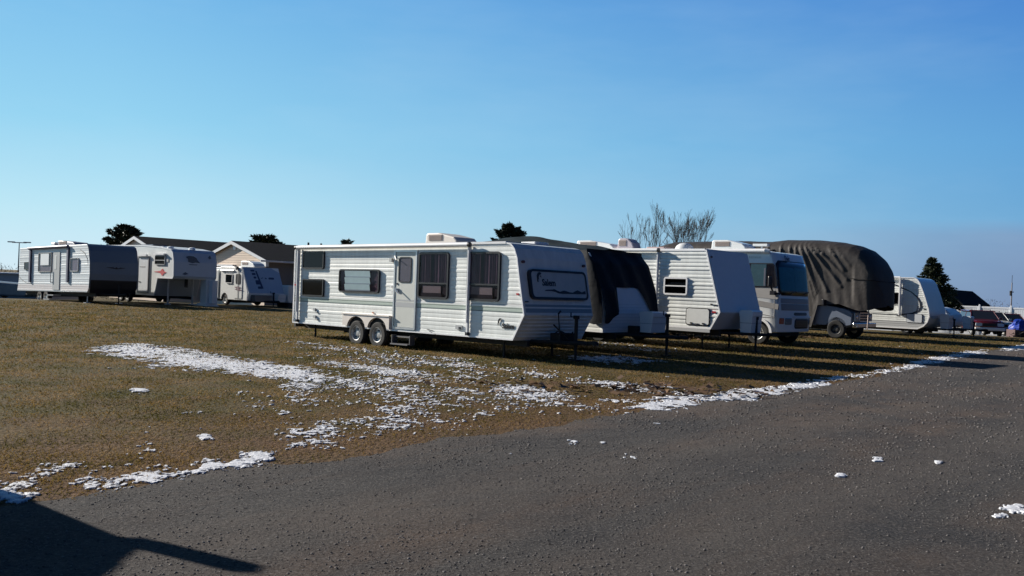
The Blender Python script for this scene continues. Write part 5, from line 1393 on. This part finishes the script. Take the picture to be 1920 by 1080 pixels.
# ================================================================== FENCE, POLES, FAR BUILDING
def fence():
    x0, y0 = 32.6, 82.87; pitch = 2.4; n = 9
    t = thing('fence', 'white vinyl privacy fence running behind the red vehicle', 'fence', (x0, y0, 0), -42.5)
    for k in range(n + 1):
        x = k * pitch; zb = gz(x0 + x * .737, y0 - x * .676); zt = 1.60
        p = MB().box(x - .07, x + .07, -.07, .07, zb - .1, zt + .05).build('post', VINYL, t)
        MB().add([(x - .09, -.09, zt + .05), (x + .09, -.09, zt + .05), (x + .09, .09, zt + .05), (x - .09, .09, zt + .05), (x, 0, zt + .14)], [(0, 1, 4), (1, 2, 4), (2, 3, 4), (3, 0, 4), (3, 2, 1, 0)]).build('post_cap', VINYL, p)
        if k < n:
            mb = MB().box(x + .07, x + pitch - .07, -.04, .04, zt - .16, zt - .02).box(x + .07, x + pitch - .07, -.04, .04, zb + .02, zb + .16)
            m_ = 14; w = (pitch - .14) / m_
            for i in range(m_): mb.box(x + .07 + i * w + .006, x + .07 + (i + 1) * w - .006, -.018, .018, zb + .16, zt - .16)
            mb.build('panel', VINYL, t)
fence()

def pole(x, y, top, name, label, cat, kind):
    z = gz(x, y); t = thing(name, label, cat, (x, y, z), 0)
    h = top - z
    MB().tube((0, 0, 0), (0, 0, h), .11, .06, n=8).build('pole', mat('weathered_pole', (.22, .21, .22), .8), t)
    if kind == 'lamp':
        MB().box(-1.0, 1.0, -.1, .1, h - .05, h + .08).box(-1.6, -.7, -.2, .2, h, h + .16).box(.7, 1.6, -.2, .2, h, h + .16).build('lamp_head', LGREY, t)
    else:
        MB().tube((0, 0, h), (0, 0, h + .9), .03, n=6).box(-.25, .25, -.03, .03, h - 1.2, h - 1.1).box(-.2, -.1, -.1, .1, h - 1.6, h - 1.0).build('antenna', UNDER, t)
pole(60.99, 110, 4.6, 'utility_pole', 'thin grey utility pole rising behind the white fence at far right', 'pole', 'mast')
pole(-71.3, 130, 5.4, 'light_pole', 'tall pale pole with two lamp heads above the far left building', 'lamp post', 'lamp')

def far_building():
    x, y = -46.0, 76; z = gz(x, y)
    t = thing('shed_building', 'long low blue grey metal shed at the far left edge', 'building', (x, y, z), -5)
    MB().box(-9, 6.2, 0, 8, 0, 2.15).build('wall', mat('blue_grey_metal', (.22, .27, .35), .5, var=.1), t)
    MB().prism([(-9.3, 2.1), (6.5, 2.1), (6.5, 2.2), (-9.3, 2.2)], -.3, 8.3).build('roof', mat('blue_roof', (.34, .38, .46), .5), t)
    MB().box(-9, 6.2, -.05, -.002, 0, 1.1).build('lower_wall', mat('dark_blue_metal', (.08, .12, .16), .6), t)
    c = thing('boat', 'low dark blue covered boat parked in front of the long metal shed', 'boat', (-33.4, 59.0, gz(-33, 59)), -10)
    MB().prism([(-3.2, .55), (-2.6, .18), (2.4, .18), (3.4, .75), (2.0, 1.0), (-1.5, 1.15), (-3.2, .95)], -.95, .95).build('hull', mat('boat_blue', (.06, .10, .15), .5, var=.2), c, bevel=.12)
    wheel(c, -.6, -1.0, .3); wheel(c, -.6, 1.0, .3, out=1)
far_building()

# ================================================================== TREES
def conifer(loc, H, R, label, n=5200, zlo=.12, m=CONIF, tip=1.0, seed=1, leaf=.16, round_=False, cat='tree', spiky=.25, group=None, layers=15):
    rg = np.random.default_rng(seed)
    t = thing('evergreen_tree', label, cat, loc, 0, group)
    MB().tube((0, 0, 0), (0, 0, H * .94), R * .07, .02, n=8).build('trunk', BARK, t)
    # boughs: directions and lengths by height
    Vs = []; nb = 150
    for k in range(nb):
        f = zlo + (1 - zlo) * (k + rg.random()) / nb; z = f * H
        if round_: L = R * math.sqrt(max(.02, 1 - (2 * (f - zlo) / (1 - zlo) - .85) ** 2 / 1.35)) * (.78 + .35 * rg.random())
        else: L = R * (1 - f) ** .85 * (.72 + spiky * 1.6 * rg.random()) + .10
        a = rg.random() * 6.283; up = (.28 if round_ else .12) + .2 * rg.random()
        m_ = int(n / nb * (.35 + 1.3 * L / R))
        s = rg.random(m_) ** .65
        x = np.cos(a) * L * s; y = np.sin(a) * L * s; zz = z + up * L * s ** 1.5 - .25 * L * s * (0 if round_ else 1)
        w = L * .22 * (1 - s * .75) + .05
        P = np.stack([x + rg.normal(0, 1, m_) * w * .6, y + rg.normal(0, 1, m_) * w * .6, zz + rg.normal(0, 1, m_) * w * .35], 1)
        Vs.append((P, a))
    P = np.concatenate([p for p, a in Vs]); A = np.concatenate([np.full(len(p), a) for p, a in Vs]); N = len(P)
    l = leaf * (.6 + .9 * rg.random(N)); d = np.stack([np.cos(A + rg.normal(0, .7, N)), np.sin(A + rg.normal(0, .7, N)), rg.normal(.15, .45, N)], 1)
    d /= np.linalg.norm(d, axis=1)[:, None]; s_ = rg.normal(0, 1, (N, 3)); s_ -= (s_ * d).sum(1)[:, None] * d; s_ /= np.linalg.norm(s_, axis=1)[:, None]
    V = np.stack([P - s_ * (l * .28)[:, None], P + s_ * (l * .28)[:, None], P + d * l[:, None]], 1).reshape(-1, 3)
    o = np_mesh('crown', V, np.arange(3 * N).reshape(N, 3), m); o.parent = t
    return t
GT = 'evergreens rising behind the campers'
def far(x, y): return (x, y, gz(x, y))
conifer(far(-47.6, 110), 8.8, 2.35, 'broad rounded dark evergreen above the gap between the two leftmost campers', seed=2, round_=True, group=GT, leaf=.36, n=16000)
conifer(far(-33.1, 120), 8.7, 2.6, 'dark evergreen top showing over the ridge of the house roof', seed=3, round_=True, group=GT, leaf=.36, n=12000)
conifer(far(-22.2, 120), 8.6, 1.5, 'small dark evergreen tip peeking over the roof of the long trailer', seed=4, round_=True, group=GT, leaf=.3, n=5000)
conifer(far(-.4, 95), 9.3, 2.0, 'ragged dark evergreen behind the grey tarp hump', seed=5, group=GT, leaf=.30, n=15000, spiky=.4, round_=True)
conifer((34.9, 75, gz(34.9, 75)), 6.2, 2.9, 'tall pointed spruce with layered boughs behind the swoosh trailer', seed=6, m=SPRUCE, leaf=.20, n=16000, spiky=.35)

def bare_tree(loc, H, label, seed, group, spread=.5, trunks=4, lean=0):
    rn = random.Random(seed)
    t = thing('bare_tree', label, 'tree', loc, 0, group)
    tr = MB(); br = MB()
    def grow(p, d, L, r, depth):
        segs = 3; mbx = tr if depth == 0 else br
        for k in range(segs):
            d2 = (d + Vector((rn.gauss(0, .13), rn.gauss(0, .13), rn.gauss(0.09, .07)))).normalized()
            q = p + d2 * L / segs; r2 = max(r * .87, .013)
            mbx.tube(p, q, r, r2, n=5 if depth < 3 else 3, caps=False); p, d, r = q, d2, r2
            if depth < 5 and (k > 0 or depth == 0) and rn.random() < .46:
                ax = Vector((rn.gauss(0, 1), rn.gauss(0, 1), rn.gauss(0, .3))).normalized()
                nd = (d + ax * rn.uniform(.32, .72)).normalized(); nd.z = max(nd.z, -.05)
                grow(p, nd, L * rn.uniform(.55, .8), r * .60, depth + 1)
        if depth < 5:
            for s in (0, 1):
                ax = Vector((rn.gauss(0, 1), rn.gauss(0, 1), .2)).normalized()
                grow(p, (d + ax * rn.uniform(.25, .6)).normalized(), L * rn.uniform(.6, .8), r * .72, depth + 1)
    for k in range(trunks):
        a = 6.283 * k / trunks + rn.random(); grow(Vector((.25 * math.cos(a), .25 * math.sin(a), 0)), Vector((math.cos(a) * spread + lean, math.sin(a) * spread, 1.6)).normalized(), H * .34, .018 * H, 0)
    for q in (tr, br): q.v = [(x * .74, y * .8, z) for x, y, z in q.v]
    tr.build('trunk', BARK, t, smooth=True); br.build('branches', BARK, t)
    return t
GB = 'leafless trees behind the motorhome'
bare_tree(far(14.3, 88), 10.9, 'wide leafless tree, left one of the close pair above the roofs', 28, GB, .30, 3, lean=-.04)
bare_tree(far(17.5, 88), 10.9, 'wide leafless tree, right one of the close pair above the roofs', 28 + 13, GB, .32, 4, lean=.02)
bare_tree(far(12.0, 92), 6.2, 'small thin leafless tree low to the left of the close pair', 33, GB, .45, 3)

def shrubs(name, label, spots, seed, m):
    rg = np.random.default_rng(seed); V = []
    for (x, y, z, h, w, n) in spots:
        P = np.stack([x + rg.normal(0, w, n), y + rg.normal(0, .5, n), z + h * rg.random(n) ** .8], 1)
        l = .25 + .4 * rg.random(n); d = rg.normal(0, 1, (n, 3)); d[:, 2] = abs(d[:, 2]) + .5; d /= np.linalg.norm(d, axis=1)[:, None]
        s = np.cross(d, rg.normal(0, 1, (n, 3))); s /= np.linalg.norm(s, axis=1)[:, None]
        V.append(np.stack([P - s * .03, P + s * .03, P + d * l[:, None]], 1).reshape(-1, 3))
    V = np.concatenate(V); o = np_mesh(name, V, np.arange(len(V)).reshape(-1, 3), m)
    tag(o, label, kind='stuff')
TW = leafmat('bare_twigs', (.05, .04, .045), (.11, .09, .09))
shrubs('far_brush', 'hazy line of bare brush on the far horizon', [(-64 + k * 2.2, 100 + (k % 3), gz(-60, 100), 2.6 + (k % 4) * .35, 1.3, 420) for k in range(12)] + [(63 + k * 3.5, 150, -1.6, 3.0 + (k % 3) * .6, 2.0, 300) for k in range(10)], 5, TW)

# ================================================================== RIGHT EDGE VEHICLES
def suv(loc, yaw, label, paint, name='suv', cat='car', group=None, trim=LGREY):
    t = thing(name, label, cat, loc, yaw, group)
    # local: +x forward, y across 0..1.85
    Wd = 1.85
    low = [(-4.6, .42), (-4.05, .42)]
    for k in range(7):
        a = math.pi - math.pi * k / 6; low.append((-3.7 + .38 * math.cos(a), .42 + .36 * math.sin(a)))
    low += [(-1.25, .42)]
    for k in range(7):
        a = math.pi - math.pi * k / 6; low.append((-.85 + .38 * math.cos(a), .42 + .36 * math.sin(a)))
    low += [(-.3, .42), (-.02, .45), (.0, .85), (-.12, 1.0), (-1.15, 1.12), (-4.6, 1.15), (-4.65, .8)]
    ys = [0, .05, .2, .6, 1.25, 1.65, 1.8, Wd]; n = len(low); vs = []
    for y in ys:
        c = abs(y - Wd / 2) ** 4 / .73
        for x, z in low: vs.append((x - .14 * c * (1 if x > -.3 else 0), y, z - (.05 * c if z > .95 else 0)))
    fs = [tuple(range(n)), tuple(range(len(ys) * n - 1, (len(ys) - 1) * n - 1, -1))]
    for i in range(len(ys) - 1):
        for k in range(n): fs.append((i * n + k, (i + 1) * n + k, (i + 1) * n + (k + 1) % n, i * n + (k + 1) % n))
    MB().add(vs, fs).build('body', paint, t, smooth=True, angle=35)
    # greenhouse: tapered
    def cab(x0, x1, x2, x3, za, zb_, ins, m, nm, grow=0):
        v = [(x0, 0 + .04 - grow, za), (x3, .04 - grow, za), (x3, Wd - .04 + grow, za), (x0, Wd - .04 + grow, za), (x1, ins - grow, zb_), (x2, ins - grow, zb_), (x2, Wd - ins + grow, zb_), (x1, Wd - ins + grow, zb_)]
        return MB().add(v, [(0, 1, 2, 3)[::-1], (4, 5, 6, 7), (0, 1, 5, 4), (1, 2, 6, 5), (2, 3, 7, 6), (3, 0, 4, 7)]).build(nm, m, t, bevel=.03)
    cab(-4.6, -4.4, -1.95, -1.15, 1.10, 1.66, .22, mat('car_glass', (.02, .025, .035), .08), 'windows')
    cab(-4.45, -4.35, -2.05, -1.9, 1.62, 1.70, .2, paint, 'roof')
    rk = MB()
    for y in (.35, 1.5): rk.tube((-4.1, y, 1.76), (-2.2, y, 1.76), .02, n=6).box(-4.1, -4.05, y - .02, y + .02, 1.68, 1.76).box(-2.25, -2.2, y - .02, y + .02, 1.68, 1.76)
    rk.build('roof_rack', UNDER, t)
    for y in (.0, Wd - .0):
        mb = MB()
        s = -1 if y == 0 else 1
        for xa, xb in ((-1.18, -1.95), (-2.9, -2.9)): mb.tube((xa, y + (.05 if s < 0 else -.05), 1.12), (xb, (.22 if s < 0 else Wd - .22), 1.64), .03, n=6)
        mb.build('pillar', paint, t)
        MB().box(-1.45, -1.3, y + s * .02 - (.16 if s < 0 else 0), y + s * .02 + (.16 if s > 0 else 0), 1.10, 1.24).build('mirror', paint, t, bevel=.02)
    pf = PF((.0, 0, 0), (0, 1, 0), (0, 0, 1))
    MB().slab(pf, rr(.5, 1.35, .66, .86, .04), -.03, .015).build('grille', UNDER, t)
    for a, b_ in ((.06, .46), (1.39, 1.79)):
        MB().slab(PF((-.05, 0, 0), (0, 1, 0), (0, 0, 1)), rr(a, b_, .66, .86, .05), -.06, .05).build('headlight', mat('headlight_clear', (.35, .42, .45), .15), t, bevel=.01)
    MB().box(-.14, .10, -.0, Wd, .36, .58).build('bumper', trim, t, bevel=.06)
    for x in (-.85, -3.7): wheel(t, x, .10, .34, .22); wheel(t, x, Wd - .10, .34, .22, out=1)
    MB().box(-4.4, -.3, .3, 1.55, .28, .44).build('underbody', UNDER, t)
    return t
REDP = mat('red_car_paint', (.11, .010, .016), .25, var=.05, coat=.8)
suv((31.0, 60.2, gz(32, 61)), -103, 'red suv facing the lot with a light grey bumper, in front of the white fence', REDP, trim=mat('light_bumper', (.62, .58, .54), .4))
suv((33.85, 64.0, gz(34, 64)), -100, 'pale grey car nosed in just right of the red suv', mat('pale_grey_paint', (.52, .52, .50), .3, coat=.6), name='car')
suv((37.3, 67.5, gz(37, 67)), -95, 'maroon van parked furthest back against the fence', mat('maroon_paint', (.14, .012, .02), .3, coat=.6), name='van', cat='van')

def clutter():
    x, y = 33.05, 58.6; z = gz(x, y)
    rg = np.random.default_rng(9)
    t = thing('tarp_bundle', 'bright blue tarp bundle heaped in front of the maroon van', 'tarp', (x, y, z), 10)
    mb = MB(); nr, na = 7, 14; vs = []
    for i in range(nr + 1):
        f = i / nr; r = .48 * math.cos(f * 1.45) + .02
        for k in range(na):
            a = 6.283 * k / na; q = 1 + .22 * math.sin(a * 3 + i) + .1 * rg.random(); vs.append((r * q * math.cos(a), r * q * math.sin(a), .45 + .75 * math.sin(f * 1.5)))
    fs = [(i * na + k, i * na + (k + 1) % na, (i + 1) * na + (k + 1) % na, (i + 1) * na + k) for i in range(nr) for k in range(na)]
    mb.add(vs, fs).build('sheet', mat('blue_tarp', (.01, .035, .26), .4, bump=.5, bs=8), t)
    MB().box(-.6, .6, -.4, .4, 0, .5).build('crate', mat('brown_crate', (.10, .06, .06), .8), t, bevel=.03)
    b = thing('brush_pile', 'dark low heap of brush beside the blue tarp at the right edge', 'brush pile', (x + .95, y - .3, z), 0)
    n = 1500; P = rg.normal(0, 1, (n, 3)) * [.55, .45, .3]; P[:, 2] = abs(P[:, 2]) * (1.3 - .5 * abs(P[:, 0]))
    d = rg.normal(0, 1, (n, 3)); d /= np.linalg.norm(d, axis=1)[:, None]; s = np.cross(d, rg.normal(0, 1, (n, 3))); s /= np.linalg.norm(s, axis=1)[:, None]
    V = np.stack([P - s * .04, P + s * .04, P + d * .35], 1).reshape(-1, 3)
    o = np_mesh('twigs', V, np.arange(3 * n).reshape(n, 3), leafmat('dark_brush', (.015, .015, .014), (.04, .035, .03))); o.parent = b
clutter()

# vehicle just outside the left edge: only its long shadow reaches into view
def near_truck():
    t = suv((-7.45, 2.9, 0), -90, 'dark suv parked just outside the left edge, throwing its shadow onto the gravel', mat('dark_grey_paint', (.05, .055, .06), .3, coat=.6))
    MB().box(-4.44, -4.30, 1.60, 1.76, 1.66, 2.02).build('roof_antenna', UNDER, t, bevel=.02)
    return t
near_truck()
